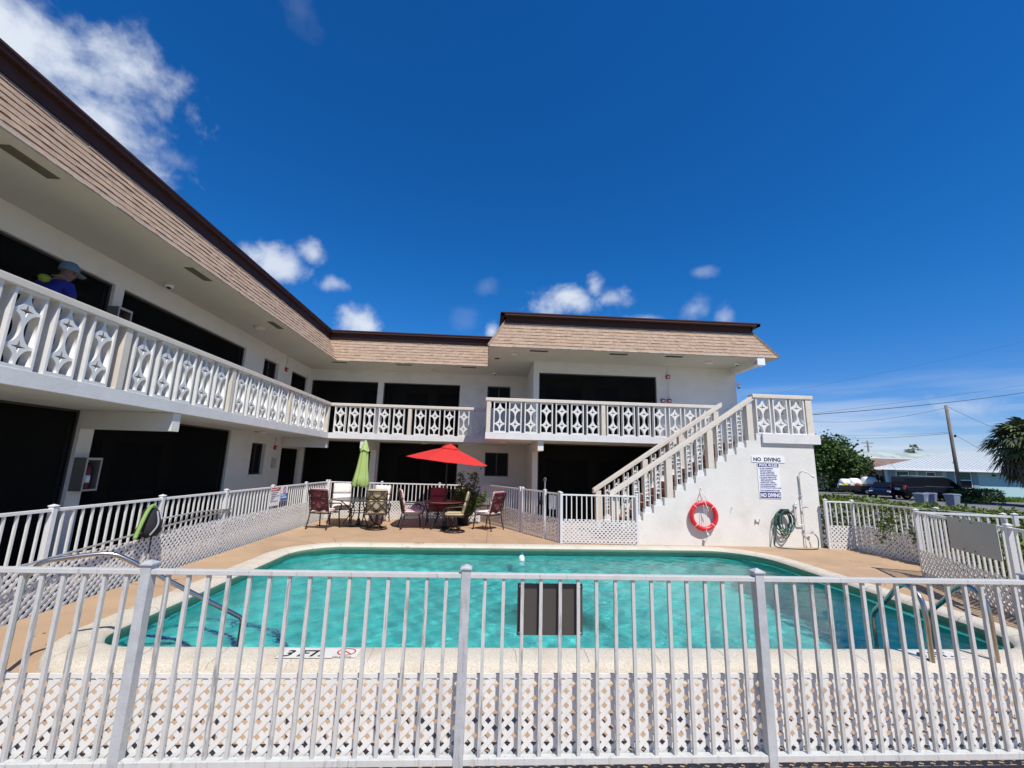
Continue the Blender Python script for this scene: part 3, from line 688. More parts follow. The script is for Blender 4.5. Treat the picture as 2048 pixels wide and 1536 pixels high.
porch(mBk, -6.9, -4.38, 0, 2.495)
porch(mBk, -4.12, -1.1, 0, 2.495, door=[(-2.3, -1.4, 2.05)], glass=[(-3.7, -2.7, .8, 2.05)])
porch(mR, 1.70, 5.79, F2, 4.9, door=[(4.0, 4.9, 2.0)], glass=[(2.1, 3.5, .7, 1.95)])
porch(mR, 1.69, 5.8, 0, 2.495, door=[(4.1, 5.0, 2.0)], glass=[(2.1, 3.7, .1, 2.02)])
window(mL, 13.28, 14.21, 3.95, 4.86); window(mL, 13.25, 14.05, 1.28, 2.22)
window(mBk, -.05, .87, 3.95, 4.84); window(mBk, -.05, .86, 1.32, 2.22)
# slabs
MB().box(-7, -5.45, 0, 16.7, 2.5, F2).build('balcony_slab', SLABW, B, bevel=.006)
MB().box(-5.448, -.06, 15.0, 16.7, 2.502, F2-.002).build('balcony_slab', SLABW, B, bevel=.006)
MB().box(-.06, 6.9, 12.58, 14.1, 2.5, F2).box(-.06, 1.515, 14.102, 16.7, 2.5, F2).build('balcony_slab', SLABW, B, bevel=.006)
for (x0, x1, y0, y1) in ((-7, -5.49, 7.74, 7.93), (-7, -5.5, 15.08, 15.27)):
    MB().box(x0, x1, y0, y1, 2.18, 2.498).build('beam', WHITE, B, bevel=.004)
MB().box(-4.36, -4.15, 15.05, 16.7, 2.18, 2.498).build('beam', WHITE, B, bevel=.004)
MB().box(1.516, 1.69, 12.68, 14.1, 2.2, 2.498).build('beam', WHITE, B, bevel=.004)
MB().box(-4.36, -4.14, 16.45, 16.7, 0, 2.18).build('column', WHITE, B, bevel=.004)
# soffits
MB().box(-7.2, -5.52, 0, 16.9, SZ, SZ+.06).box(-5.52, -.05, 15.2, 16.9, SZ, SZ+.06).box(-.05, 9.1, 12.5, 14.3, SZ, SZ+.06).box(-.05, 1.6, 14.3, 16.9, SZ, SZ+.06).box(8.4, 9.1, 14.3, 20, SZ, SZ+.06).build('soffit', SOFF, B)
MB().box(8.44, 8.6, 12.72, 14.1, 5.06, SZ).build('beam', WHITE, B)
# mansard
T = .58; H = 1.1
def course_face(mb, a, b, at, bt, n=9):
    a, b, at, bt = map(Vector, (a, b, at, bt)); nrm = (b-a).cross(at-a).normalized()
    if nrm.z < 0: nrm = -nrm
    for i in range(n):
        f0, f1 = i/n, (i+1)/n+.01
        l0, l1 = a.lerp(at, f0), b.lerp(bt, f0); h0, h1 = a.lerp(at, min(1, f1)), b.lerp(bt, min(1, f1)); Ln = (l1-l0).length
        s = -random.uniform(0, .3)
        while s < Ln:
            w = random.choice((.11, .13, .15, .18, .2, .24))*random.uniform(.9, 1.1); s0, s1 = max(0, s)/Ln, min(Ln, s+w-.002)/Ln
            if s1 > s0:
                th = random.choice((.010, .012, .017, .020)); dn = Vector((0, 0, random.uniform(-.004, .004)))
                p = [l0.lerp(l1, s0)+nrm*.002+dn, l0.lerp(l1, s1)+nrm*.002+dn, h0.lerp(h1, s1)+nrm*.0, h0.lerp(h1, s0)+nrm*.0,
                     l0.lerp(l1, s0)+nrm*(th+.006)+dn, l0.lerp(l1, s1)+nrm*(th+.006)+dn, h0.lerp(h1, s1)+nrm*.005, h0.lerp(h1, s0)+nrm*.005]
                mb.hexa(p)
            s += w
Z0, Z1 = SZ+.01, SZ+H
left = MB(); course_face(left, (-5.52, 0, Z0), (-5.52, 15.2, Z0), (-5.52-T, 0, Z1), (-5.52-T, 15.2+T, Z1)); left.build('shingle_slope', SHING, B)
bk = MB(); course_face(bk, (-5.52, 15.2, Z0), (-.0, 15.2, Z0), (-5.52-T, 15.2+T, Z1), (.6, 15.2+T, Z1)); bk.build('shingle_slope', SHING, B)
rt_ = MB(); course_face(rt_, (-.05, 12.5, Z0), (9.1, 12.5, Z0), (-.05+T, 12.5+T, Z1), (9.1-T, 12.5+T, Z1)); rt_.build('shingle_slope', SHING, B)
sd = MB(); course_face(sd, (-.05, 16.5, Z0), (-.05, 12.5, Z0), (-.05+T, 16.5, Z1), (-.05+T, 12.5+T, Z1)); sd.build('shingle_slope', SHING, B)
sd = MB(); course_face(sd, (9.1, 12.5, Z0), (9.1, 20, Z0), (9.1-T, 12.5+T, Z1), (9.1-T, 20, Z1)); sd.build('shingle_slope', SHING, B)
hp = MB()
def hipcap(a, b, w=.13):
    a, b = Vector(a), Vector(b); n_ = 9; d = (b-a).normalized()
    for i in range(n_):
        p, q = a.lerp(b, i/n_), a.lerp(b, (i+1.05)/n_)
        for sx in ((1, 0, 0), (0, 1, 0)):
            pass
        m_ = (p+q)/2; yv = Vector((0, 0, 1)); side = d.cross(Vector((1, 1, 0) if a.x > 0 and a.x > 4 else (1, -1, 0))).normalized()
        M = Matrix((d, side, d.cross(side))).transposed().to_4x4(); M.translation = m_+Vector((-.0, -.015, .012))
        hp.obox(M, (q-p).length, w, .022)
hipcap((-.05, 12.5, Z0), (-.05+T, 12.5+T, Z1)); hp.build('hip_cap', SHING, B); hp = MB(); hipcap((9.1, 12.5, Z0), (9.1-T, 12.5+T, Z1)); hp.build('hip_cap', SHING, B)
# solid roof behind the slopes
def roofcore(mb, poly_low, poly_up):
    n_ = len(poly_low); mb.add(poly_low+poly_up, [tuple(range(n_-1, -1, -1)), tuple(range(n_, 2*n_))]+[(i, (i+1) % n_, (i+1) % n_+n_, i+n_) for i in range(n_)])
rc = MB(); z0, z1 = SZ+.06, SZ+H+.06
roofcore(rc, [(-5.56, 0, z0), (-5.56, 15.24, z0), (0.1, 15.24, z0), (.1, 19, z0), (-12, 19, z0), (-12, 0, z0)],
         [(-5.56-T, 0, z1), (-5.56-T, 15.24+T, z1), (.7, 15.24+T, z1), (.7, 19, z1), (-12, 19, z1), (-12, 0, z1)])
roofcore(rc, [(-.01, 12.54, z0), (9.06, 12.54, z0), (9.06, 20, z0), (-.01, 20, z0)], [(-.01+T, 12.54+T, z1), (9.06-T, 12.54+T, z1), (9.06-T, 20, z1), (-.01+T, 20, z1)])
rc.build('roof', mat('roof underlay', (.03, .025, .022), .9), B)
# fascia: projecting gutter cap and a dark board standing for its shade on shingles
def fascia(pts_cap, pts_board):
    for pts, zz0, zz1, th in ((pts_cap, 6.43, 6.52, .12), (pts_board, 6.25, 6.43, .05)):
        mb = MB()
        for a, b in zip(pts[:-1], pts[1:]):
            a, b = Vector((*a, 0)), Vector((*b, 0)); d = (b-a).normalized(); nrm = Vector((-d.y, d.x, 0))*th
            e0 = -d*0; p = [a, b, b+nrm, a+nrm]
            mb.hexa([(q.x, q.y, zz0) for q in p]+[(q.x, q.y, zz1) for q in p])
        mb.build('gutter_cap' if th > .1 else 'fascia_shade_board', TRIM, B)
    mb = MB()
    for a, b in zip(pts_cap[:-1], pts_cap[1:]):
        a, b = Vector((*a, 0)), Vector((*b, 0)); d = (b-a).normalized(); nrm = Vector((-d.y, d.x, 0))
        p = [a-nrm*.015, b-nrm*.015, b+nrm*.02, a+nrm*.02]; mb.hexa([(q.x, q.y, 6.495) for q in p]+[(q.x, q.y, 6.53) for q in p])
    mb.build('drip_edge', TRIM, B)
fascia([(-5.9, 15.5), (-5.9, 0)][::-1][::1], [(-5.995, 0), (-5.995, 15.60)])
fascia([(-5.9, 15.5), (.45, 15.5)], [(-5.995, 15.60), (.5, 15.60)])
fascia([(.30, 18), (.30, 12.78), (8.80, 12.78), (8.80, 20)], [(.42, 18), (.42, 12.965), (8.64, 12.965), (8.64, 20)])
MB().box(-9, -5.93, 0, 17, 6.432, 6.47).box(-5.93, .4, 15.53, 17, 6.432, 6.47).box(.33, 8.77, 12.81, 19.9, 6.432, 6.47).build('roof_deck', MATS['roof underlay'], B)
# soffit fittings
v0 = None
for (x, y, lx, ly) in [(-5.78, 5.0, .17, .6), (-5.78, 8.15, .17, .6), (-5.78, 11.26, .17, .6), (-5.48, 15.42, .55, .13), (-3.15, 15.42, .55, .13), (-.77, 15.42, .55, .13), (1.52, 12.75, .56, .15), (4.05, 12.75, .56, .15), (5.83, 12.75, .56, .15), (.24, 13.9, .16, .16)]:
    mb = MB(); mb.box(x-lx/2, x+lx/2, y-ly/2, y+ly/2, SZ-.006, SZ-.001)
    k = 5
    for i in range(k):
        if lx < ly: xx_ = x-lx/2+lx*(i+.5)/k; mb.box(xx_-.006, xx_+.006, y-ly/2, y+ly/2, SZ-.012, SZ-.006)
        else: yy_ = y-ly/2+ly*(i+.5)/k; mb.box(x-lx/2, x+lx/2, yy_-.005, yy_+.005, SZ-.012, SZ-.006)
    mb.build('soffit_vent', VENTM, B)
for (x, y, z) in [(-6.3, 11.48, SZ), (-2.31, 16.1, SZ), (.77, 13.18, SZ), (7.23, 13.25, SZ), (.5, 13.7, 2.5), (-6.3, 12.3, 2.5), (-2.3, 15.9, 2.5)]:
    l_ = MB().lathe([(.06, -.062), (.13, -.05), (.15, -.02), (.155, -.001)], (x, y, z), 20).build('ceiling_light', LIGHTG, B, smooth=True)
# ================================================================ BALUSTRADES
def ell(cx, cz, rx, rz, a0, a1, n_=8): return [(cx+rx*math.cos(R(a0+(a1-a0)*i/n_)), cz+rz*math.sin(R(a0+(a1-a0)*i/n_))) for i in range(n_+1)]
def block_meshes(w=.38, h=.93, d=.15):
    """breeze block: deep frame + recessed web of two four-pointed stars (solid minus quarter discs) with + shaped hole"""
    fw = .030
    fr = MB().box(-w/2, -w/2+fw, -d/2, d/2, 0, h).box(w/2-fw, w/2, -d/2, d/2, 0, h).box(-w/2+fw, w/2-fw, -d/2, d/2, 0, fw+.012).box(-w/2+fw, w/2-fw, -d/2, d/2, h-fw, h)
    iw, ih = w/2-fw, (h-2*fw-.012); z0 = fw+.012
    outer = [(-iw, z0), (iw, z0), (iw, z0+ih), (-iw, z0+ih)]
    rx, rz = iw*.88, ih*.25*.91; eps = .004; holes = []
    for sx in (-1, 1):
        xe = sx*(iw-eps)
        # bottom and top quarters
        q = ell(xe, z0+eps, rx, rz, 90 if sx < 0 else 90, 0 if sx < 0 else 180, 8); holes.append([(xe, z0+eps)]+q)
        q = ell(xe, z0+ih-eps, rx, rz, 0 if sx < 0 else 180, -90 if sx < 0 else 270, 8); holes.append([(xe, z0+ih-eps)]+q)
        q = ell(xe, z0+ih/2, rx, rz, -90 if sx < 0 else 270, 90 if sx < 0 else 90, 14); holes.append(q)
    for zc in (z0+ih*.25, z0+ih*.75):
        st_ = []
        for k in range(8):
            a = R(45*k); r = (.084 if k % 2 == 0 else .022); st_.append((r*math.cos(a), zc+r*math.sin(a)))
        holes.append(st_)
    return fr, [outer]+holes
fr_, loops_ = block_meshes()
me_web = curve_mesh(loops_, .052, 'web'); me_web.transform(Matrix.Rotation(R(90), 4, 'X'))
# raised thin rims round the round voids
rim = MB(); w_, h_ = .38, .93; iw, ih = w_/2-.030, (h_-.060-.012); z0_ = .042
for sx in (-1, 1):
    for (zc, a0, a1) in ((z0_, 90, 0), (z0_+ih/2, -90, 90), (z0_+ih, 0, -90)):
        pts = ell(0, 0, iw*.87, ih*.25*.91, a0, a1, 8)
        for yy in (-.042, .042):
            P = [(sx*(iw-p[0]), yy, zc+p[1]) for p in pts]
            pass
k = len(fr_.v); fr_.v += rim.v; fr_.f += [tuple(i+k for i in f) for f in rim.f]
def new_block(parent):
    a = fr_.build('breeze_block', BLOCKW, parent, rec=True)
    import bmesh
    bm = bmesh.new(); bm.from_mesh(a.data); bm.from_mesh(me_web); bm.to_mesh(a.data); bm.free(); return a
BLK = {}
def place_block(parent, loc, rz, z=F2):
    if 'm' not in BLK:
        o = new_block(parent); BLK['m'] = o.data
    else:
        o = bpy.data.objects.new('breeze_block', BLK['m']); C.objects.link(o); o.parent = parent
    o.location = (loc[0], loc[1], z); o.rotation_euler = (0, 0, rz); return o
RZ0, RZ1 = F2+.93, F2+1.03
def pil(parent, x, y, z0=F2, z1=RZ0, w=.12, d=.16, rz=0):
    key = ('p', round(z1-z0, 3), w, d)
    if key not in BLK:
        o = MB().box(-w/2, w/2, -d/2, d/2, 0, z1-z0).build('pilaster', BEIGE, parent, bevel=.004); BLK[key] = o.data
    else:
        o = bpy.data.objects.new('pilaster', BLK[key]); C.objects.link(o); o.parent = parent
        b = o.modifiers.new('bevel', 'BEVEL'); b.width = .004; b.segments = 2
    o.location = (x, y, z0); o.rotation_euler = (0, 0, rz)
bl = MB().box(-5.63, -5.43, 0, 14.98, RZ0, RZ1).build('balustrade', BEIGE, B, bevel=.012)
g0 = 6.65-2.75*2
for k in range(5):
    for i in range(5):
        y = g0+2.75*k+.505*i+.19
        if y < 14.7: place_block(bl, (-5.53, y), math.pi/2)
    y = g0+2.75*k+2.60
    if y < 14.7: pil(bl, -5.53, y, rz=math.pi/2)
pil(bl, -5.53, 14.9, rz=math.pi/2)
bb = MB().box(-5.63, -.08, 14.98, 15.18, RZ0, RZ1).build('balustrade', BEIGE, B, bevel=.012)
for x in (-5.31, -4.82, -4.31, -3.80, -3.30, -2.55, -2.05, -1.54, -1.03, -.53): place_block(bb, (x+.19, 15.08), 0)
for x in (-2.73,): pil(bb, x, 15.08)
br = MB().box(-.08, 7.0, 12.56, 12.76, RZ0, RZ1).build('balustrade', BEIGE, B, bevel=.012)
for x in (.17, .63, 1.10, 1.57, 2.04, 2.51, 2.98, 3.60, 4.08, 4.56, 5.04, 5.52, 6.0, 6.48): place_block(br, (x+.19, 12.66), 0)
for x in (.02, 3.49): pil(br, x, 12.66)
# left end return of right balcony
MB().box(-.08, .1, 12.765, 14.9, RZ0, RZ1).build('balustrade', BEIGE, B, bevel=.012)
for y in (13.1, 13.6, 14.1, 14.6): place_block(br, (.02, y), math.pi/2)
# ================================================================ STAIRCASE
ST = thing('staircase', 'white concrete outdoor staircase with beige rails rising to the upper gallery', 'staircase', (5, 10.3, 0))
def sbuild(mb, name, m, parent=ST, **k):
    return mb.build(name, m, parent, org=(5, 10.3, 0), **k)
TR, RI = .268, .18
def Xk(k): return 3.78+TR*(k-3)
poly = [(Xk(0), 0)]
for k in range(1, 15):
    poly += [(Xk(k-1), RI*k), (Xk(k), RI*k)]
poly += [(Xk(14), 2.46), (8.2, 2.46), (8.2, 0)]
sw = MB()
sw.extrude([(x, 10.3, z) for x, z in poly], (0, .2, 0)); sbuild(sw, 'outer_wall', WHITE)
sw = MB(); sw.extrude([(x, 11.85, z) for x, z in poly], (0, .2, 0)); sbuild(sw, 'inner_wall', WHITE)
sw = MB()
for k in range(1, 15): sw.box(Xk(k-1)-.02, Xk(k), 10.5, 11.85, RI*k-.16, RI*k-.015)
sbuild(sw, 'tread', TERRA)
sbuild(MB().box(8.0, 8.2, 10.5, 12.7, 0, 2.46).box(Xk(14), 8.0, 12.5, 12.7, 0, 2.46), 'landing_wall', WHITE)
sbuild(MB().box(6.86, 8.36, 10.235, 14.1, 2.46, 2.70).box(6.73, 6.86, 10.3, 12.58, 2.46, 2.70), 'landing_slab', SLABW, bevel=.006)
# landing rails
lb = sbuild(MB().box(6.70, 8.30, 10.27, 10.47, RZ0-.03, RZ1-.03).box(8.1, 8.30, 10.47, 14.1, RZ0-.03, RZ1-.03), 'balustrade', BEIGE, bevel=.012)
for x in (6.78, 7.23, 7.68): place_block(lb, (x+.19-5, .07), 0, F2-.02)
for y in (10.75, 11.25, 11.75, 12.25, 12.75, 13.25): place_block(lb, (8.2-5, y-10.3), math.pi/2, F2-.02)
pil(lb, 8.18-5, .07, F2, RZ0-.03, w=.17)
# sloping rails
def zr(x): return 3.66-.664*(6.72-x)
def slope_rail(y, x0, x1, th=.13, w=.17):
    mb = MB(); a = [(x0, y-w/2, zr(x0)-th), (x1, y-w/2, zr(x1)-th), (x1, y+w/2, zr(x1)-th), (x0, y+w/2, zr(x0)-th)]
    b = [(p[0], p[1], p[2]+th) for p in a]; mb.hexa(a+b); return sbuild(mb, 'balustrade', BEIGE, bevel=.012)
def stair_baluster(w=.135, d=.13):
    def make(h):
        mb = MB().box(-w/2, -w/2+.018, -d/2, d/2, 0, h).box(w/2-.018, w/2, -d/2, d/2, 0, h).box(-w/2+.018, w/2-.018, -d/2, d/2, 0, .09).box(-w/2-.02, w/2+.02, -d/2-.004, d/2+.004, -.05, .045)
        z = .22; k = 0
        while z < h-.1:
            # zigzag shelves of the block seen edge-on
            s = 1 if k % 2 else -1
            mb.add([(-w/2+.018, -.05, z), (w/2-.018, -.05, z+.012), (w/2-.018, .05, z+.012), (-w/2+.018, .05, z), (-w/2+.018, -.05, z+.022), (w/2-.018, -.05, z+.036), (w/2-.018, .05, z+.036), (-w/2+.018, .05, z+.022)],
                   [(3, 2, 1, 0), (4, 5, 6, 7), (0, 1, 5, 4), (1, 2, 6, 5), (2, 3, 7, 6), (3, 0, 4, 7)])
            x = s*.012
            mb.add([(x-.028*s, -.04, z+.03), (x+.03*s, -.04, z+.085), (x+.03*s, .04, z+.085), (x-.028*s, .04, z+.03), (x-.012*s, -.04, z+.03), (x+.045*s, -.04, z+.085), (x+.045*s, .04, z+.085), (x-.012*s, .04, z+.03)],
                   [(0, 1, 2, 3), (7, 6, 5, 4), (0, 4, 5, 1), (1, 5, 6, 2), (2, 6, 7, 3), (3, 7, 4, 0)])
            z += .095; k += 1
        return mb
    return make
mk = stair_baluster(); bmesh_cache = {}
for y in (10.38, 11.95):
    sr = slope_rail(y, 2.98, 6.80)
    for k in range(1, 15):
        xb = Xk(k)-.135; zt = zr(xb-.05)-.12; z0 = RI*k
        if k in (1, 6, 10, 14):
            sbuild(MB().box(xb-.06, xb+.09, y-.075, y+.075, z0, zt+.02), 'pilaster', BEIGE, bevel=.004, parent=sr)
        else:
            h = round(zt-z0-.05, 2)
            if h not in bmesh_cache:
                o = mk(h).build('breeze_baluster', BLOCKW, sr); bmesh_cache[h] = o.data
            else:
                o = bpy.data.objects.new('breeze_baluster', bmesh_cache[h]); C.objects.link(o); o.parent = sr
            o.location = (xb-5, y-10.3, z0+.05)
# ================================================================ WALL ITEMS ON THE STAIR WALL
YW = 10.3
sN = thing('no_diving_sign', 'white plate lettered NO DIVING in black at the top of the stair wall', 'sign', (6.98, YW, 2.07))
MB().box(-.425, .425, -.012, -.002, -.085, .07).build('plate', SIGNW, sN)
text_obj('NO  DIVING', .125, INK, sN, face_mat((-.385, -.0125, -.055), (1, 0, 0), (0, 0, 1)), bold=.0045, xs=1.02, ext=.001)
sP = thing('pool_rules_sign', 'tall white and navy POOL RULES board below the no diving plate', 'sign', (6.965, YW, 1.55))
MB().box(-.28, .28, -.012, -.002, -.43, .42).build('board', SIGNW, sP)
MB().box(-.265, .265, -.0155, -.0125, .325, .41).build('heading_band', NAVY, sP)
MB().box(-.265, .265, -.0155, -.0125, -.415, -.275).build('footer_band', NAVY, sP)
text_obj('POOL RULES', .082, SIGNW, sP, face_mat((0, -.016, .34), (1, 0, 0), (0, 0, 1)), align='CENTER', bold=.003, ext=.001)
text_obj('NO DIVING', .125, SIGNW, sP, face_mat((0, -.016, -.392), (1, 0, 0), (0, 0, 1)), align='CENTER', bold=.005, xs=.78, ext=.001)
rules = ['1. NO FOOD OR BEVERAGES', '    IN POOL OR ON POOL', '    WET DECK. COMMERCIALLY', '    BOTTLED WATER ALLOWED', '    FOR POOL PATRON HYDRATION', '2. NO GLASS OR ANIMALS IN THE', '    FENCED POOL AREA OR 50 FEET', '    FROM UNFENCED POOL', '3. BATHING LOAD 17 PERSONS', '4. POOL HOURS DAWN TO DUSK', '5. SHOWER BEFORE ENTERING', '6. DO NOT SWALLOW THE POOL WATER']
text_obj('\n'.join(rules), .038, NAVY, sP, face_mat((-.25, -.013, .275), (1, 0, 0), (0, 0, 1)), line=1.12, bold=.0012, xs=.74, ext=.001)
text_obj('POOL MAXIMUM DEPTH 6 FEET', .042, NAVY, sP, face_mat((0, -.013, -.255), (1, 0, 0), (0, 0, 1)), align='CENTER', bold=.0015, xs=.84, ext=.001)
# life ring
lr = thing('life_ring', 'red life ring hanging on white rope on the stair wall', 'life ring', (5.22, YW, .69))
prr = []
MB().tube([(.30*math.cos(R(a)), -.085, .30*math.sin(R(a))) for a in range(0, 360, 9)], .052, 12, closed=True).build('ring', REDP, lr, smooth=True)
rp = MB()
for x, z in ((-.24, .2), (.24, .2), (-.1, .31), (.1, .31)): rp.tube(smooth_path([(x, -.1, z), (x*.45, -.09, z*.5+.28), (-.01, -.03, .60)], 3), .007, 5)
rp.tube([(0, -.02, .66), (0, -.04, .58)], .01, 6)
for x in (-.02, .03): rp.tube(smooth_path([(x, -.11, .36), (x+.01, -.13, .1), (x-.01, -.12, -.2), (x, -.12, -.34)], 3), .006, 5)
rp.tube(smooth_path([(.02, -.14, .33), (.06, -.15, .2), (.09, -.15, .1)], 3), .009, 5)
rp.tube(smooth_path([(.02, -.13, -.3), (.04, -.12, -.48), (.0, -.08, -.6), (-.03, -.06, -.66)], 3), .007, 5)
for a in range(0, 360, 90):
    rp.tube([(.30*math.cos(R(a+45))+.058*math.cos(R(b))*math.cos(R(a+45)), -.085+.058*math.sin(R(b)), .30*math.sin(R(a+45))+.058*math.cos(R(b))*math.sin(R(a+45))) for b in range(0, 360, 40)], .007, 4, closed=True)
rp.build('rope', ROPE, lr, smooth=True)
MB().lathe([(.01, -.05), (.03, -.04), (.035, 0), (.02, .03), (.008, .045)], (.05, -.12, -.42), 10).build('rope_weight', mat('pale blue plastic', (.45, .58, .65), .5), lr, smooth=True)
# shower pipe
sh = thing('shower_pipe', 'white outdoor shower pipe with side valve on the stair wall', 'shower', (7.72, YW, 0))
p_ = MB().tube(smooth_path([(0, -.05, .0), (0, -.05, .5), (0, -.05, 1.2), (.0, -.05, 1.66), (.0, -.055, 1.74), (.04, -.1, 1.79), (.1, -.2, 1.76), (.13, -.27, 1.70)], 4), .014, 8)
p_.tube([(.13, -.27, 1.70), (.17, -.31, 1.66)], [.016, .035], 8)
p_.tube(smooth_path([(0, -.045, .52), (-.1, -.045, .515), (-.16, -.045, .53), (-.17, -.045, .62), (-.175, -.045, .93)], 4), .013, 8)
for z in (.4, 1.2): p_.box(-.03, .03, -.05, -.002, z-.012, z+.012)
p_.build('pipe', WHITE, sh, smooth=True)
MB().tube([(-.17, -.03, .93), (-.21, -.10, .96)], .02, 8).tube([(-.26, -.09, .92), (-.19, -.09, .99)], .012, 6).tube([(-.175, -.05, .9), (-.175, -.05, 1.04)], .02, 8).build('valve', ALU, sh, smooth=True)
MB().tube([(0, -.05, .92), (.07, -.1, .95)], .014, 8).tube([(.03, -.1, .95), (.11, -.1, .93)], .01, 6).build('lever', ALU, sh)
MB().tube([(0, -.05, .34), (.1, -.08, .35), (.17, -.1, .33)], .014, 8).tube([(.13, -.09, .37), (.18, -.09, .37)], .02, 8).build('hose_tap', ALU, sh)
# hose
hz = thing('garden_hose', 'dark green garden hose looped on a black wall hanger', 'hose', (7.2, YW, .83))
hm = MB(); random.seed(3)
for i in range(7):
    w = random.uniform(.13, .24); dpt = random.uniform(.22, .62); x0 = random.uniform(-.04, .06); yy = -.06-.016*i
    pts = [(x0-.06, yy, .02), (x0-w, yy-.01, -.12), (x0-w*.9, yy, -dpt*.75), (x0-.02, yy-.01, -dpt), (x0+w*.8, yy, -dpt*.7), (x0+w, yy, -.15), (x0+.06, yy, .015)]
    hm.tube(smooth_path(pts, 5), .0115, 6, closed=True)
hm.tube(smooth_path([(-.1, -.1, 0), (-.25, -.1, -.2), (-.30, -.1, -.6), (-.30, -.12, -.79), (-.12, -.26, -.815), (.25, -.33, -.815), (.55, -.3, -.815), (.70, -.2, -.79), (.74, -.16, -.6), (.70, -.12, -.5)], 6), .0115, 6)
hm.tube(smooth_path([(-.08, -.08, 0), (-.2, -.1, -.3), (-.28, -.12, -.62), (-.31, -.1, -.8)], 5), .0115, 6)
hm.build('hose', HOSEM, hz, smooth=True)
MB().tube([(0, -.002, -.02), (0, -.14, -.02)], .06, 10).box(-.12, .1, -.15, -.14, -.06, .06).build('hanger', BLACKP, hz)
# wall hooks
for (x, z, lab) in ((6.58, .61, 'small white double hook on the stair wall left of the hose'), (5.96, .865, 'single small hook on the stair wall right of the life ring')):
    h_ = MB()
    if z < .7: h_.box(-.055, .055, -.035, -.002, -.04, -.02).box(-.055, -.04, -.05, -.002, -.04, .02).box(.04, .055, -.05, -.002, -.04, .02)
    else: h_.tube([(0, -.002, .02), (0, -.04, .02), (-.01, -.05, -.03)], .006, 6)
    o = h_.build('wall_hook', LATT if z < .7 else ALU); o.location = (x, YW, z); tag(o, lab, 'hook')
# ================================================================ POOL RAILS
hr = thing('pool_handrail', 'bent stainless handrail going down into the shallow end', 'handrail', (-3.78, 3.98, 0))
d = Vector((1.43, .69, 0)); U = d.normalized(); o_ = Vector((0, 0, 0))
pp = [o_, o_+Vector((0, 0, .3)), o_+Vector((0, 0, .6)), o_+U*.02+Vector((0, 0, .74)), o_+U*.09+Vector((0, 0, .84)), o_+U*.2+Vector((0, 0, .865)), o_+U*.42+Vector((0, 0, .885)), o_+U*.52+Vector((0, 0, .88)), o_+U*.62+Vector((0, 0, .84)), o_+U*.9+Vector((0, 0, .66)), o_+U*1.3+Vector((0, 0, .40)), o_+U*1.56+Vector((0, 0, .235)), o_+U*1.6+Vector((0, 0, .19)), o_+U*1.605+Vector((0, 0, .1)), o_+U*1.605+Vector((0, 0, -.55))]
MB().tube(smooth_path(pp, 4), .0205, 12).build('rail', CHROME, hr, smooth=True)
MB().lathe([(.06, .0), (.06, .008), (.03, .02)], (0, 0, 0), 14).build('flange', ALU, hr)
ld = thing('pool_ladder', 'stainless pool ladder with two curved grab rails at the deep end', 'ladder', (4.35, 3.95, 0))
for dx in (-.31, .31):
    pts = [(dx, 0, 0), (dx, 0, .3), (dx, 0, .52), (dx+.005, .04, .66), (dx+.02, .16, .72), (dx+.04, .28, .68), (dx+.06, .42, .54), (dx+.085, .58, .40), (dx+.10, .655, .33), (dx+.10, .68, .24), (dx+.10, .68, .02), (dx+.10, .68, -.9)]
    MB().tube(smooth_path(pts, 5), .022, 12).build('grab_rail', CHROME, ld, smooth=True)
    MB().lathe([(.055, 0), (.055, .008), (.03, .018)], (dx, 0, 0), 14).build('flange', ALU, ld)
for z in (-.25, -.5, -.75): MB().box(-.2, .4, .66, .74, z-.012, z+.012).build('step', ALU, ld)
# chlorine float with line
fo = thing('chlorine_float', 'small white floating chlorinator near the far pool edge', 'float', (.75, 8.6, -.03))
MB().lathe([(.02, -.1), (.05, -.09), (.055, -.02), (.055, .04), (.045, .075), (.03, .085), (.028, .12), (.012, .125)], (0, 0, 0), 14).build('body', SIGNW, fo, smooth=True)
MB().lathe([(.03, 0), (.03, .04), (.01, .045)], (0, 0, .09), 10).build('cap', BLUEI, fo)
# ================================================================ POLES AND NET BAG ON LEFT FENCE
pl = thing('pool_pole', 'long aluminium skimmer pole resting along the left fence', 'pole', (-5.0, 5.0, .5))
MB().tube([(0, -1.5, -.1), (0.0, 0, .02), (-.02, 2.2, .16), (-.04, 4.05, .235)], .014, 8).build('shaft', ALU, pl, smooth=True)
pl2 = thing('pool_pole', 'upper thin aluminium pool pole hooked on the left fence beside the net bag', 'pole', (-5.05, 7.0, .78))
MB().tube([(0, 0, 0), (0.0, 1.1, .02), (.01, 2.1, -.03)], .013, 8).build('shaft', ALU, pl2, smooth=True)
bgp = thing('net_bag', 'black net bag with a lime foam tube on the left fence', 'bag', (-5.06, 6.85, .55))
MB().lathe([(.02, .0), (.13, .02), (.165, .10), (.155, .2), (.125, .30), (.10, .38), (.06, .43), (.01, .45)], (0.02, .14, 0), 12).build('bag', BLACKP, bgp, smooth=True)
MB().tube(smooth_path([(.09, -.17, .02), (.09, -.1, .22), (.08, 0.0, .40), (.07, .09, .46), (.06, .17, .42)], 5), .027, 8).build('foam_tube', LIME2, bgp, smooth=True)
MB().tube(smooth_path([(.15, .02, .05), (.2, .08, .2), (.13, .12, .38)], 4), .012, 6).build('strap', ALU, bgp)
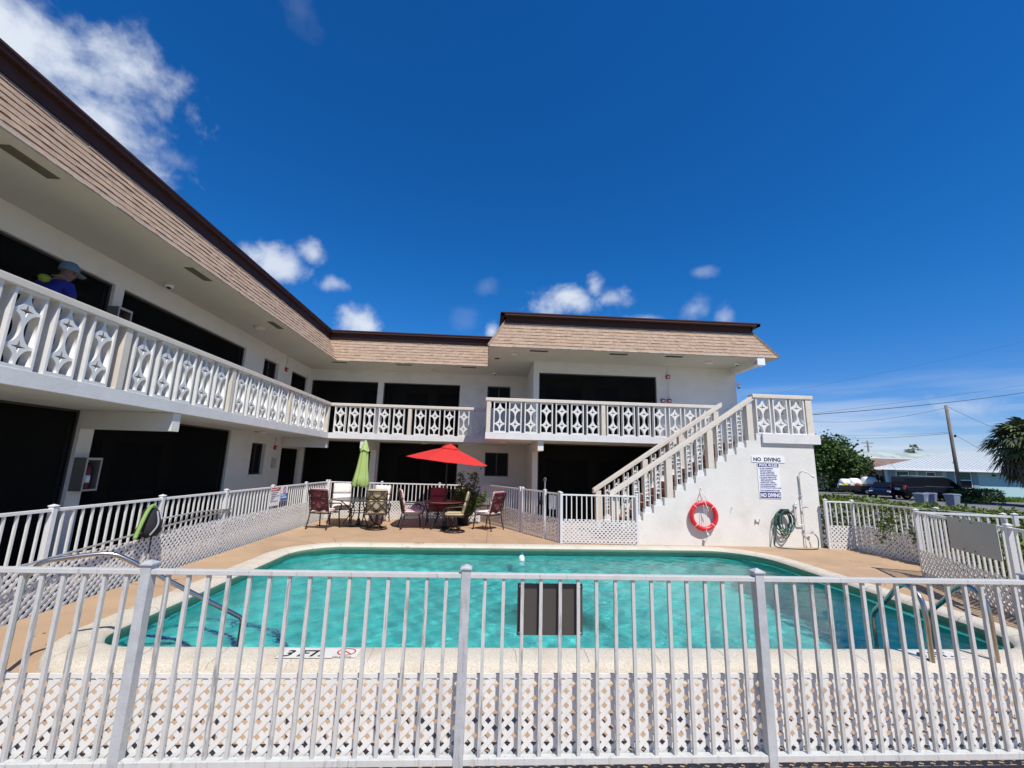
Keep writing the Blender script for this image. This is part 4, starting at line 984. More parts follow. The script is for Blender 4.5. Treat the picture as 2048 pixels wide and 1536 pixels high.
# ================================================================ WALL DEVICES
def alarm(x, y, z, face, lab, cond=None, pair=False):
    t = thing('fire_alarm', lab, 'fire alarm', (x, y, z))
    q = MB()
    if face == 'x': q.box(0, .06, -.07, .07, -.06, .07)
    else: q.box(-.07, .07, -.06, 0, -.06, .07)
    q.build('housing', REDA, t, bevel=.006)
    if face == 'x': MB().box(.06, .075, -.04, .04, -.035, .02).build('strobe', LAMPC, t)
    else: MB().box(-.04, .04, -.075, -.06, -.035, .02).build('strobe', LAMPC, t)
    if cond:
        q = MB()
        if face == 'x': q.tube([(.02, 0, .07), (.02, 0, cond-z)], .012, 6)
        else: q.tube([(0, -.02, .07), (0, -.02, cond-z)], .012, 6)
        q.build('conduit', WHITE, t)
alarm(-7, 14.7, 4.78, 'x', 'red fire alarm on the upper left gallery wall', 5.28)
alarm(-7, 14.62, 2.12, 'x', 'red fire alarm on the ground floor left wall', 2.5)
alarm(6.19, 14.1, 4.9, 'y', 'red fire alarm high on the right upper wall', 5.28)
alarm(5.98, 14.1, 4.06, 'y', 'left one of two low red alarm boxes by the right balcony rail')
alarm(6.2, 14.1, 4.06, 'y', 'right one of two low red alarm boxes by the right balcony rail', 4.78)
o = MB().box(0, .08, -.09, .09, -.16, .16).build('wall_box', PAPER, bevel=.005); o.location = (-7, 14.62, 1.62); tag(o, 'small beige control box on the ground floor left wall', 'box')
for (z, lab) in ((1.13, 'glazed extinguisher cabinet on the ground floor left pier'), (3.86, 'glazed extinguisher cabinet on the upper left gallery pier')):
    t = thing('extinguisher_cabinet', lab, 'cabinet', (-7, 7.92, z))
    MB().box(.0, .2, -.15, -.135, 0, .56).box(.0, .2, .135, .15, 0, .56).box(0, .2, -.135, .135, 0, .015).box(0, .2, -.135, .135, .545, .56).box(0, .015, -.135, .135, .015, .545).build('case', CASEG, t)
    MB().box(.2, .212, -.15, -.125, 0, .56).box(.2, .212, .125, .15, 0, .56).box(.2, .212, -.125, .125, 0, .03).box(.2, .212, -.125, .125, .52, .56).build('door_frame', SGREY, t)
    e_ = thing('fire_extinguisher', lab.replace('glazed extinguisher cabinet on', 'red fire extinguisher inside the cabinet on'), 'fire extinguisher', (-6.89, 7.92, z+.02))
    MB().lathe([(.055, 0), (.06, .02), (.06, .34), (.045, .39), (.018, .41), (.018, .43)], (0, 0, 0), 14).build('cylinder', REDX, e_, smooth=True)
    MB().lathe([(.061, .12), (.061, .24)], (0, 0, 0), 14).build('label', SIGNW, e_, smooth=True)
    MB().box(-.02, .05, -.015, .015, .43, .45).tube(smooth_path([(.02, .02, .42), (.06, .05, .34), (.05, .06, .15)], 3), .009, 6).build('valve', BLACKP, e_)
def dome(x, y, z, lab):
    t = thing('dome_camera', lab, 'security camera', (x, y, z))
    MB().lathe([(.03, -.07), (.075, -.06), (.085, -.001)], (0, 0, 0), 16).build('housing', SIGNW, t, smooth=True)
    MB().lathe([(.005, -.098), (.035, -.088), (.05, -.06)], (0, 0, 0), 14).build('lens', BLACKP, t, smooth=True)
dome(-6.75, 8.75, SZ, 'small dome camera under the left gallery soffit')
dome(.22, 16.2, SZ, 'small dome camera under the back corner soffit')
dome(8.2, 13.25, SZ, 'small dome camera under the right soffit near the exit sign')
t = thing('bullet_camera', 'white pan camera on the right end corner of the upper wall', 'security camera', (8.64, 14.15, 4.72))
MB().tube([(0, 0, .12), (.12, 0, .14), (.12, 0, .03)], .02, 8).build('bracket', SIGNW, t)
MB().lathe([(.01, -.1), (.05, -.07), (.07, -.01), (.06, .03), (.02, .05)], (.12, 0, 0), 14).build('housing', SIGNW, t, smooth=True)
MB().lathe([(.005, -.12), (.035, -.1), (.045, -.06)], (.12, 0, 0), 12).build('lens', BLACKP, t, smooth=True)
ex = thing('exit_sign', 'white box EXIT sign hung at the right end of the soffit', 'exit sign', (8.52, 12.6, 5.16))
MB().box(-.11, .14, -.1, .12, -.11, .115).build('housing', SIGNW, ex, bevel=.006)
text_obj('EXIT', .13, REDA, ex, face_mat((-.112, .10, -.05), (0, -1, 0), (0, 0, 1)), ext=.001, xs=.62, bold=.002)
u = thing('unit_number', 'pale unit number plate in the dark ground floor porch', 'number plate', (-8.38, 8.62, 1.93))
MB().box(0, .01, -.1, .1, -.06, .06).build('plate', DOORM, u)
text_obj('102', .09, SIGNW, u, face_mat((.011, -.08, -.035), (0, 1, 0), (0, 0, 1)), ext=.001, bold=.003)
# ================================================================ PATIO FURNITURE
def cushion(mb, M, w, l, t, n=6):
    """soft pad: rounded box grid, M maps local (x,y,z) with z the thickness direction"""
    k = len(mb.v); nx = ny = n
    for side in (1, -1):
        for i in range(nx+1):
            for j in range(ny+1):
                a = -1+2*i/nx; b = -1+2*j/ny
                e = (1-abs(a)**6)*(1-abs(b)**6)
                z = side*t/2*(.35+.65*e**.5)*(1-.0*(abs(a)+abs(b)))
                mb.v.append(tuple(M @ Vector((a*w/2, b*l/2, z))))
    def id_(s, i, j): return k+s*(nx+1)*(ny+1)+i*(ny+1)+j
    for i in range(nx):
        for j in range(ny):
            mb.f.append((id_(0, i, j), id_(0, i+1, j), id_(0, i+1, j+1), id_(0, i, j+1)))
            mb.f.append((id_(1, i, j+1), id_(1, i+1, j+1), id_(1, i+1, j), id_(1, i, j)))
    for i in range(nx):
        mb.f.append((id_(0, i+1, 0), id_(0, i, 0), id_(1, i, 0), id_(1, i+1, 0))); mb.f.append((id_(0, i, ny), id_(0, i+1, ny), id_(1, i+1, ny), id_(1, i, ny)))
    for j in range(ny):
        mb.f.append((id_(0, 0, j), id_(0, 0, j+1), id_(1, 0, j+1), id_(1, 0, j))); mb.f.append((id_(0, nx, j+1), id_(0, nx, j), id_(1, nx, j), id_(1, nx, j+1)))
def chair(loc, rz, label, seatm, backm, backrear=None, swivel=False, tall=0, group='cushioned patio chairs'):
    """faces local +Y; back at -Y"""
    t = thing('patio_chair', label, 'chair', (*loc, 0), R(rz), group)
    tilt = R(14); W2 = .27
    zb = .40
    by0, by1 = -.24, -.24-math.tan(tilt)*.62; zt = zb+.62+tall
    if not swivel:
        for sx in (-1, 1):
            MB().tube(smooth_path([(sx*W2, .24, zb+.02), (sx*(W2+.01), .27, .2), (sx*(W2+.015), .30, 0)], 3), .0175, 6).build('leg', BROWNM, t, smooth=True)
            MB().tube(smooth_path([(sx*W2, -.22, zb), (sx*(W2+.005), -.27, .2), (sx*(W2+.01), -.33, 0)], 3), .0175, 6).build('leg', BROWNM, t, smooth=True)
    else:
        MB().tube([(0, 0, .12), (0, 0, zb-.02)], .035, 10).build('column', BROWNM, t)
        r_ = MB().tube([(.28*math.cos(R(a)), .28*math.sin(R(a)), .018) for a in range(0, 360, 15)], .018, 6, closed=True)
        for a in range(0, 360, 60): r_.tube(smooth_path([(.28*math.cos(R(a)), .28*math.sin(R(a)), .02), (.14*math.cos(R(a)), .14*math.sin(R(a)), .07), (.0, 0, .16)], 3), .012, 5)
        r_.build('swivel_base', BROWNM, t, smooth=True)
    f = MB().tube([(-W2, .25, zb), (W2, .25, zb), (W2, -.24, zb), (-W2, -.24, zb)], .017, 6, closed=True)
    f.build('seat_frame', BROWNM, t)
    bf = MB(); P = lambda x, h: (x, by0-math.tan(tilt)*h, zb+h)
    Hh = .58+tall
    bf.tube([P(-W2+.01, 0), P(-W2+.01, Hh), P(W2-.01, Hh), P(W2-.01, 0)], .017, 6, closed=True)
    for hh in (Hh*.64,): bf.tube([P(-W2+.01, hh), P(W2-.01, hh)], .013, 5)
    def X(x0, h0, x1, h1): bf.tube([P(x0, h0), P(x1, h1)], .0115, 5)
    w = W2-.01
    X(-w, .05, 0, Hh*.64); X(w, .05, 0, Hh*.64); X(-w, Hh*.4, 0, .05); X(w, Hh*.4, 0, .05); X(-w, Hh*.64, -w*.3, Hh); X(w, Hh*.64, w*.3, Hh); X(0, Hh*.64, -w*.8, Hh); X(0, Hh*.64, w*.8, Hh)
    X(-w*.15, .06, w, Hh*.6); X(w*.15, .06, -w, Hh*.6)
    bf.build('back_frame', BROWNM, t, smooth=True)
    for sx in (-1, 1):
        MB().tube(smooth_path([(sx*(W2+.01), -.26, zb+.26), (sx*(W2+.04), -.05, zb+.25), (sx*(W2+.05), .18, zb+.23), (sx*(W2+.045), .27, zb+.17), (sx*(W2+.02), .25, zb+.06), (sx*W2, .24, zb)], 3), .0175, 6).build('armrest', BROWNM, t, smooth=True)
    mb = MB(); cushion(mb, Matrix.Translation((0, .0, zb+.055)), .5, .5, .09); mb.build('seat_cushion', seatm, t, smooth=True)
    def backpad(y_off, th, m, nm):
        mb = MB()
        for (h0, h1) in ((.04, .36+tall*.5), (.365+tall*.5, .62+tall)):
            hc = (h0+h1)/2; c = Vector(P(0, hc))+Vector((0, y_off*math.cos(tilt), y_off*math.sin(tilt)))
            rot = Matrix.Rotation(R(90)+tilt, 4, 'X'); cushion(mb, Matrix.Translation(c) @ rot, .49, (h1-h0), th)
        mb.build(nm, m, t, smooth=True)
    backpad(.05, .07, backm, 'back_cushion')
    if backrear: backpad(.022, .02, backrear, 'cushion_backing')
    return t
chair((-4.22, 11.95), -12, 'maroon backed chair left of the green umbrella with its lattice back to the pool', PINKC, PINKC, MAROON)
chair((-4.12, 12.95), 200, 'pale cushioned chair facing the pool beyond the left table, left one', CREAMC, CREAMC, tall=.06)
chair((-2.85, 11.95), 8, 'olive cushioned swivel chair with its back to the pool at the green umbrella table', OLIVEC, OLIVEC, swivel=True, tall=.02)
chair((-3.15, 13.15), 172, 'pale cushioned chair facing the pool behind the olive swivel chair', CREAMC, CREAMC, tall=.02)
chair((-1.98, 12.25), -72, 'pink cushioned chair at the left side of the red umbrella table', PINKC, PINKC, MAROON)
chair((-1.38, 13.05), 183, 'chair with cushions coloured as red umbrella shade, facing the pool behind the red umbrella table', MAROON, MAROON)  # pale cushions coloured maroon for the red shade under the umbrella
chair((-.78, 11.72), 92, 'olive cushioned swivel chair seen side on in front of the red umbrella table', OLIVEC, OLIVEC, swivel=True)
chair((.12, 12.25), 52, 'maroon backed chair right of the red umbrella beside the lattice fence', CREAMC, PINKC, MAROON)
def table(loc, r, label, topm, metal=True):
    t = thing('patio_table', label, 'table', (*loc, 0), 0, 'round patio tables')
    MB().lathe([(r-.02, .70), (r, .705), (r, .72), (r-.03, .728), (.03, .729)], (0, 0, 0), 36).build('tabletop', topm, t)
    for a in (45, 135, 225, 315):
        c, s = math.cos(R(a)), math.sin(R(a))
        MB().tube(smooth_path([(c*r*.8, s*r*.8, .70), (c*r*.45, s*r*.45, .5), (c*r*.4, s*r*.4, .3), (c*r*.75, s*r*.75, 0)], 4), .016, 6).build('leg', BROWNM, t, smooth=True)
    MB().tube([(r*.42*math.cos(R(a)), r*.42*math.sin(R(a)), .38) for a in range(0, 360, 20)], .010, 5, closed=True).build('ring_brace', BROWNM, t)
table((-3.46, 12.45), .72, 'round dark table with the closed green umbrella through it', CHARC)
table((-1.13, 12.3), .56, 'round brown table under the open red umbrella', BRTOP)
ug = thing('patio_umbrella', 'closed lime green umbrella standing in the left table', 'umbrella', (-3.46, 12.45, 0))
MB().tube([(0, 0, .02), (0, 0, 2.2)], .02, 8).build('pole', BLACKM, ug)
MB().lathe([(.24, 0), (.24, .03), (.06, .06), (.04, .2)], (0, 0, 0), 18).build('base', BLACKM, ug)
mb = MB(); n_ = 32; prof_ = [(.006, 2.36), (.045, 2.30), (.10, 2.1), (.125, 2.05)]
def folds(mb, prof, n_, amp, lean=(0, 0)):
    k = len(mb.v)
    for i, (r, z) in enumerate(prof):
        for j in range(n_):
            a = 2*math.pi*j/n_; rr = r*(1+amp*(1 if j % 4 == 0 else (-1 if j % 4 == 2 else 0)))
            q = (2.2-z); mb.v.append((rr*math.cos(a)+lean[0]*q, rr*math.sin(a)+lean[1]*q, z+(.03*math.sin(3*a) if i == len(prof)-1 else 0)))
    for i in range(len(prof)-1):
        for j in range(n_): mb.f.append((k+i*n_+j, k+i*n_+(j+1) % n_, k+(i+1)*n_+(j+1) % n_, k+(i+1)*n_+j))
folds(mb, prof_, n_, .12); mb.build('vent_cap', GRNCAN, ug, smooth=True)
mb = MB(); folds(mb, [(.07, 2.12), (.10, 1.95), (.13, 1.6), (.17, 1.3), (.21, 1.12), (.17, 1.06)], n_, .24, (-.04, 0)); mb.build('canopy', GRNCAN, ug, smooth=True)
ur = thing('patio_umbrella', 'open tilted red umbrella over the right table', 'umbrella', (-1.1, 12.3, 0))
MB().tube([(0, 0, .02), (0, 0, 2.05)], .02, 8).build('pole', BLACKM, ur)
MB().lathe([(.24, 0), (.24, .03), (.06, .06), (.04, .2)], (0, 0, 0), 18).build('base', BLACKM, ur)
Mt = Matrix.Translation((0.04, 0, 2.0)) @ Matrix.Rotation(R(5.5), 4, 'Y') @ Matrix.Rotation(R(1.5), 4, 'X')
mb = MB(); n_ = 8; rings_ = [(.16, .19), (.5, .085), (.85, -.04), (1.2, -.175)]
for r, z in rings_:
    for j in range(n_*2):
        a = 2*math.pi*j/(n_*2)+R(22.5); rr = r*(1 if j % 2 == 0 else .925*1.0); mb.v.append(tuple(Mt @ Vector((rr*math.cos(a), rr*math.sin(a), z+(0 if j % 2 == 0 else -.012)))))
for i in range(len(rings_)-1):
    for j in range(n_*2): j2 = (j+1) % (n_*2); mb.f.append((i*n_*2+j, i*n_*2+j2, (i+1)*n_*2+j2, (i+1)*n_*2+j))
cn = mb.build('canopy', REDCAN, ur, rec=False)
mb = MB(); rings_ = [(.01, .31), (.14, .26), (.27, .175)]
for r, z in rings_:
    for j in range(n_*2):
        a = 2*math.pi*j/(n_*2)+R(22.5); rr = r*(1 if j % 2 == 0 else .93); mb.v.append(tuple(Mt @ Vector((rr*math.cos(a), rr*math.sin(a), z))))
for i in range(len(rings_)-1):
    for j in range(n_*2): j2 = (j+1) % (n_*2); mb.f.append((i*n_*2+j, i*n_*2+j2, (i+1)*n_*2+j2, (i+1)*n_*2+j))
mb.build('vent_cap', REDCAN, ur, rec=False)
for j in range(8):
    a = 2*math.pi*j/8+R(22.5); MB().tube([Mt @ Vector((0, 0, .22)), Mt @ Vector((1.19*math.cos(a), 1.19*math.sin(a), -.185))], .006, 4).build('rib', BLACKM, ur)
# ---------------------------------------------------------------- leaves
def leaf(mb, p, size, rng, aspect=.55):
    d = Vector((rng.gauss(0, 1), rng.gauss(0, 1), rng.gauss(0, .6)+.2)).normalized(); q = Vector((rng.gauss(0, 1), rng.gauss(0, 1), rng.gauss(0, 1))); w = d.cross(q)
    if w.length < .01: return
    w.normalize(); s = size*rng.uniform(.6, 1.3); p = Vector(p); nrm = d.cross(w)*s*.12
    mb.add([p, p+d*s*.5+w*s*aspect*.5+nrm, p+d*s, p+d*s*.5-w*s*aspect*.5+nrm], [(0, 1, 2, 3)])
hb = thing('potted_hibiscus', 'leafy hibiscus in a dark pot behind the red umbrella table', 'plant', (-.62, 13.05, 0))
MB().lathe([(.15, 0), (.19, .3), (.21, .33), (.17, .33), (.16, .28)], (0, 0, 0), 18).build('pot', BLACKP, hb, smooth=True)
rng = random.Random(5); stm = MB(); lf = MB()
for k in range(16):
    a = rng.uniform(0, 6.28); rch = rng.uniform(.1, .45); top = Vector((rch*math.cos(a), rch*math.sin(a)*.7, rng.uniform(.6, 1.25)))
    if k == 0: top = Vector((.30, .1, 1.42))
    if k == 1: top = Vector((-.12, 0, 1.38))
    if k == 2: top = Vector((.62, .1, .85))
    mid_ = top*.5+Vector((rng.uniform(-.05, .05), 0, .1)); path = smooth_path([(0, 0, .28), mid_, top], 5); stm.tube(path, .008, 5)
    for p in path[3:]:
        for _ in range(26): leaf(lf, p+Vector((rng.gauss(0, .075), rng.gauss(0, .075), rng.gauss(0, .06))), .095, rng)
stm.build('stem', BARK, hb); lf.build('foliage', LEAF, hb, rec=False)
fl_ = MB()
for p in ((.3, .0, 1.45), (.33, -.05, 1.28), (.28, 0, 1.36), (.45, .0, 1.02), (.5, -.02, .85), (.2, -.1, .75), (.36, -.05, .62), (.55, 0, .7)):
    for _ in range(7): leaf(fl_, Vector(p)+Vector((rng.gauss(0, .02), rng.gauss(0, .02), rng.gauss(0, .02))), .06, rng, .9)
fl_.build('flower', mat('dark plum bloom', (.07, .015, .03), .8), hb, rec=False)
# ---------------------------------------------------------------- person on the upper gallery
def skin_obj(name, verts, edges, m, parent, radii, sub=2):
    me = bpy.data.meshes.new(name); me.from_pydata(verts, edges, []); o = bpy.data.objects.new(name, me); C.objects.link(o)
    s = o.modifiers.new('skin', 'SKIN')
    for i, r in enumerate(radii):
        v = me.skin_vertices[0].data[i]; v.radius = (r if isinstance(r, tuple) else (r, r)); v.use_root = (i == 0)
    s.use_smooth_shade = True
    b = o.modifiers.new('sub', 'SUBSURF'); b.levels = sub; b.render_levels = sub
    dg = bpy.context.evaluated_depsgraph_get(); me2 = bpy.data.meshes.new_from_object(o.evaluated_get(dg)); bpy.data.objects.remove(o)
    me2.materials.clear(); me2.materials.append(m); q = bpy.data.objects.new(name, me2); C.objects.link(q); q.parent = parent; return q
pe = thing('person', 'person in blue t-shirt and grey cap with a lime bag on the upper left gallery', 'person', (-6.2, 5.98, F2), R(0))
# local: faces +Y, slightly stooped
V = [(0, 0, .93), (0, .01, 1.1), (0, .03, 1.27), (0, .07, 1.40), (0, .11, 1.49), (0, .17, 1.56), (0, .20, 1.63), (0, .20, 1.70),   # 0-7 pelvis..head
     (.17, .06, 1.38), (.23, .10, 1.20), (.24, .20, 1.0), (.20, .34, .98), (.19, .39, .98),      # 8-12 right arm
     (-.17, .06, 1.38), (-.24, .08, 1.18), (-.24, .20, .98), (-.16, .36, 1.0), (-.15, .41, 1.0),
     (.1, 0, .85), (.11, .03, .48), (.11, -.02, .1), (.11, .1, .04), (-.1, 0, .85), (-.11, -.01, .48), (-.11, -.08, .1), (-.11, .04, .04)]
Eg = [(0, 1), (1, 2), (2, 3), (3, 4), (4, 5), (5, 6), (6, 7), (3, 8), (8, 9), (9, 10), (10, 11), (11, 12), (3, 13), (13, 14), (14, 15), (15, 16), (16, 17), (0, 18), (18, 19), (19, 20), (20, 21), (0, 22), (22, 23), (23, 24), (24, 25)]
Rd = [(.14, .10), (.14, .11), (.17, .13), (.16, .12), .075, .075, .095, .08, .055, .045, .035, .028, .03, .055, .045, .035, .028, .03, .085, .058, .038, .035, .085, .058, .038, .035]
skin_obj('body', V, Eg, SKIN, pe, Rd)
def grow(r, k): return tuple(x+k for x in r) if isinstance(r, tuple) else r+k
ix = (0, 1, 2, 3, 8, 9, 13, 14, 4); sv = [V[i] for i in ix]; skin_obj('t_shirt', sv, [(0, 1), (1, 2), (2, 3), (3, 4), (4, 5), (3, 6), (6, 7), (3, 8)], BLUET, pe, [grow(Rd[i], .024) for i in ix])
tv = [V[i] for i in (0, 18, 19, 20, 22, 23, 24)]; skin_obj('trousers', tv, [(0, 1), (1, 2), (2, 3), (0, 4), (4, 5), (5, 6)], DENIM, pe, [grow(Rd[i], .02) for i in (0, 18, 19, 20, 22, 23, 24)])
for sx in (-1, 1):     # hands: palm with five fingers
    hx = .19 if sx > 0 else -.15; hz_ = .98 if sx > 0 else 1.0; hy = .41
    hv = [(hx, hy-.02, hz_), (hx, hy+.04, hz_-.005)]; he = [(0, 1)]; hr_ = [.026, .028]
    for k in range(4):
        o_ = -.024+.016*k; i0 = len(hv); ln = (.03, .036, .033, .026)[k]
        hv += [(hx+o_, hy+.06, hz_-.005), (hx+o_, hy+.06+ln, hz_-.015), (hx+o_, hy+.06+ln*1.5, hz_-.035)]; he += [(1, i0), (i0, i0+1), (i0+1, i0+2)]; hr_ += [.009, .008, .007]
    i0 = len(hv); hv += [(hx-sx*.035, hy+.02, hz_), (hx-sx*.05, hy+.05, hz_-.01)]; he += [(0, i0), (i0, i0+1)]; hr_ += [.01, .009]
    skin_obj('hand', hv, he, SKIN, pe, hr_, 1)
hd = Vector((0, .205, 1.655))
cp = MB()
for i in range(6):
    pass
cp.lathe([(.112, -.02), (.115, .02), (.105, .07), (.075, .11), (.03, .13), (.004, .134)], hd+Vector((0, -.01, .03)), 16)
cp.add([hd+Vector(v) for v in ((-.09, .06, .02), (.09, .06, .02), (.075, .19, -.005), (0, .215, -.012), (-.075, .19, -.005), (-.09, .06, .03), (.09, .06, .03), (.075, .19, .006), (0, .215, -.002), (-.075, .19, .006))], [(0, 1, 2, 3, 4), (9, 8, 7, 6, 5), (0, 5, 6, 1), (1, 6, 7, 2), (2, 7, 8, 3), (3, 8, 9, 4), (4, 9, 5, 0)])
cp.build('cap', CAPM, pe, smooth=True)
fc = MB(); fc.add([hd+Vector(v) for v in ((-.014, .09, -.02), (.014, .09, -.02), (0, .118, -.045), (-.012, .09, -.055), (.012, .09, -.055), (0, .088, .0))], [(0, 2, 5), (5, 2, 1), (0, 3, 2), (2, 3, 4), (2, 4, 1)])
for sx in (-1, 1): fc.lathe([(.005, -.025), (.018, -.01), (.016, .018), (.004, .026)], hd+Vector((sx*.098, 0, -.03)), 6)
fc.build('nose_and_ears', SKIN, pe, smooth=True)
ey = MB()
for sx in (-1, 1): ey.lathe([(.003, -.006), (.011, 0), (.003, .006)], hd+Vector((sx*.034, .088, -.012)), 6)
ey.lathe([(.004, -.004), (.022, 0), (.004, .004)], hd+Vector((0, .083, -.075)), 8)
ey.build('eyes_and_mouth', MATS['dark door paint'], pe)
# lime bag on the back shoulder
bp_ = thing('shoulder_bag', 'lime yellow bag slung on the back of the person in blue', 'bag', (-6.2, 5.98, F2))
MB().lathe([(.01, -.07), (.05, -.05), (.07, .0), (.05, .03), (.01, .045)], (0.05, -.15, 1.42), 10).build('bag', LIME, bp_, smooth=True)
MB().tube(smooth_path([(.08, -.1, 1.48), (.15, .0, 1.50), (.17, .1, 1.40), (.15, .16, 1.28)], 4), .006, 6).build('strap', LIME, bp_, smooth=True)
# ================================================================ BEYOND THE FENCE
GZ = -.3
struct(MB().box(14.05, 160, -60, 160, -.5, GZ).box(9.9, 14.05, 10.5, 160, -.5, GZ).build('parking_lot', ASPH))
struct(MB().box(9.0, 14.04, -6, 10.49, -.49, -.12).build('hedge_bed', SOIL))
kb = MB().box(14.06, 14.25, -20, 60, GZ, -.14); struct(kb.build('kerb', CONC))
def bush(name, label, cat, boxes, n, size, m, seed, group=None, stem=True, org=None):
    """boxes: list of (x0,x1,y0,y1,z0,z1) volumes filled with leaf faces, denser near the surface"""
    rng = random.Random(seed); x = boxes[0]
    loc = org or ((x[0]+x[1])/2, (x[2]+x[3])/2, x[4]); t = thing(name, label, cat, loc, 0, group); mb = MB(); vol = [(b[1]-b[0])*(b[3]-b[2])*(b[5]-b[4])**.5 for b in boxes]; tot = sum(vol)
    for b, v in zip(boxes, vol):
        for _ in range(int(n*v/tot)):
            p = [rng.uniform(b[0], b[1]), rng.uniform(b[2], b[3]), rng.uniform(b[4], b[5])]
            k = rng.choice((0, 1, 2, 2, 3)); 
            if k == 0: p[0] = rng.choice((b[0], b[1]))+rng.gauss(0, .06)
            elif k == 1: p[1] = rng.choice((b[2], b[3]))+rng.gauss(0, .06)
            elif k == 2: p[2] = b[5]+rng.gauss(0, .05)+.06*math.sin(p[0]*3+p[1]*2)
            leaf(mb, (p[0]-loc[0], p[1]-loc[1], p[2]-loc[2]), size, rng)
    mb.build('foliage', m, t, rec=False)
    if stem:
        for _ in range(6):
            s = MB()
            b = rng.choice(boxes); p = Vector((rng.uniform(b[0]+.1, b[1]-.1)-loc[0], rng.uniform(b[2]+.1, b[3]-.1)-loc[1], 0)); s.tube([p, p+Vector((rng.gauss(0, .1), rng.gauss(0, .1), (b[5]-b[4])*.9))], .015, 5); s.build('stem', BARK, t)
    return t
bush('hedge', 'ivy covered hedge behind the right fence with the parking lot beyond', 'hedge', [(9.15, 10.1, 7.6, 13.2, -.12, 1.02), (9.1, 10.4, 4.0, 7.6, -.12, .95)], 21000, .095, HEDGE, 11)
bush('hedge', 'leafy shrub growing through the fence beneath the grey sign', 'shrub', [(8.0, 8.9, 5.2, 7.1, -.12, .72), (7.65, 8.2, 4.6, 6.0, -.1, .55), (8.3, 9.0, 3.6, 5.2, -.1, .95)], 7500, .10, HEDGE, 12)
iv = MB(); rng = random.Random(21); root_ = thing('ivy', 'ivy trailing over the pickets left of the grey sign', 'ivy', (8.9, 8.8, 0))
for k in range(9):
    y = rng.uniform(-1.0, .9); x = -.02*y; p = Vector((x+.1, y, 1.12)); 
    for i in range(9):
        q = p+Vector((rng.gauss(0, .03)-.01, rng.gauss(0, .07), -rng.uniform(.05, .11)))
        for _ in range(9): leaf(iv, (q.x-.02+rng.gauss(0, .03), q.y+rng.gauss(0, .06), q.z+rng.gauss(0, .05)), .075, rng, .8)
        p = q
iv.build('foliage', HEDGE, root_, rec=False)
bush('hedge', 'clipped square hedge at the foot of the timber pole', 'hedge', [(39.0, 43.3, 34.0, 36.2, GZ, .68)], 5200, .16, HEDGE, 13)
# weeds along the lattice foot and lawn by the blue house
def grass(label, x0, x1, y0, y1, z, n, h, seed):
    rng = random.Random(seed); mb = MB()
    for _ in range(n):
        x, y = rng.uniform(x0, x1), rng.uniform(y0, y1); a = rng.uniform(0, 6.28); hh = h*rng.uniform(.4, 1.2); w = hh*.18
        dx, dy = math.cos(a)*w, math.sin(a)*w; l = rng.gauss(0, .3)*hh
        mb.add([(x-dx, y-dy, z), (x+dx, y+dy, z), (x+l, y+l*.5, z+hh)], [(0, 1, 2)])
    o = mb.build('grass', GRASS, rec=False); tag(o, label, 'grass', kind='stuff'); return o
grass('weeds growing along the foot of the left lattice fence', -5.05, -4.86, 6.2, 11.3, -.13, 1500, .07, 31)
grass('green lawn strip in front of the blue house', 43.2, 62, 36, 41.3, GZ, 6000, .28, 32)
struct(MB().box(43.0, 64, 35.8, 41.9, GZ, GZ+.02).build('lawn', mat('lawn soil', (.09, .12, .03), 1, var=.3, scale=1)))
# trees
def tree(name, label, loc, h, rx, rz_, n, size, m, seed, clumps=26):
    rng = random.Random(seed); t = thing(name, label, 'tree', loc); tr = MB(); lf = MB()
    zc = h-rz_
    tr.tube(smooth_path([(0, 0, 0), (.1, .05, zc*.5), (0, 0, zc)], 4), [.35-.02*i for i in range(9)], 8)
    cs = []
    for _ in range(clumps):
        a = rng.uniform(0, 6.28); u_ = rng.uniform(-.75, 1); q = math.sqrt(max(0, 1-u_*u_*.9)); rr = rng.uniform(.45, .88)
        cs.append((Vector((rx*rr*q*math.cos(a), rx*rr*q*math.sin(a), zc+rz_*rr*u_)), rng.uniform(.24, .42)*rz_))
    for c, r in cs:
        tr.tube(smooth_path([(0, 0, zc*.6), c*.5+Vector((0, 0, zc*.3)), c], 3), .07, 5)
        for _ in range(n//clumps):
            d = Vector((rng.gauss(0, 1), rng.gauss(0, 1), rng.gauss(0, 1))).normalized()*r*(rng.uniform(.5, 1.05) if rng.random() < .85 else rng.uniform(1.0, 1.5))
            leaf(lf, c+d, size, rng, .8)
    tr.build('trunk', BARK, t, smooth=True); lf.build('crown', m, t, rec=False); return t
tree('broadleaf_tree', 'large dense dark green tree right behind the stair landing', (41.5, 50, GZ), 6.7, 4.2, 3.2, 9500, .36, LEAFD, 41, 34)
tree('broadleaf_tree', 'lower part of the tree group leaning over the tank trailer', (45.2, 52, GZ), 5.2, 2.6, 2.5, 3800, .34, LEAFD, 42, 18)
tree('broadleaf_tree', 'distant tree line crown just left of the far power pole', (76, 92, GZ), 8.9, 7, 4, 3500, .7, LEAFD, 43, 16)
tree('broadleaf_tree', 'low distant tree crown right of the far power pole', (88, 98, GZ), 7.9, 5, 3, 2000, .7, LEAFD, 44, 12)
bush('shrub', 'dark undergrowth beneath the large tree', 'shrub', [(35, 44.5, 47.5, 50.5, GZ, 1.7)], 4200, .3, LEAFD, 45)
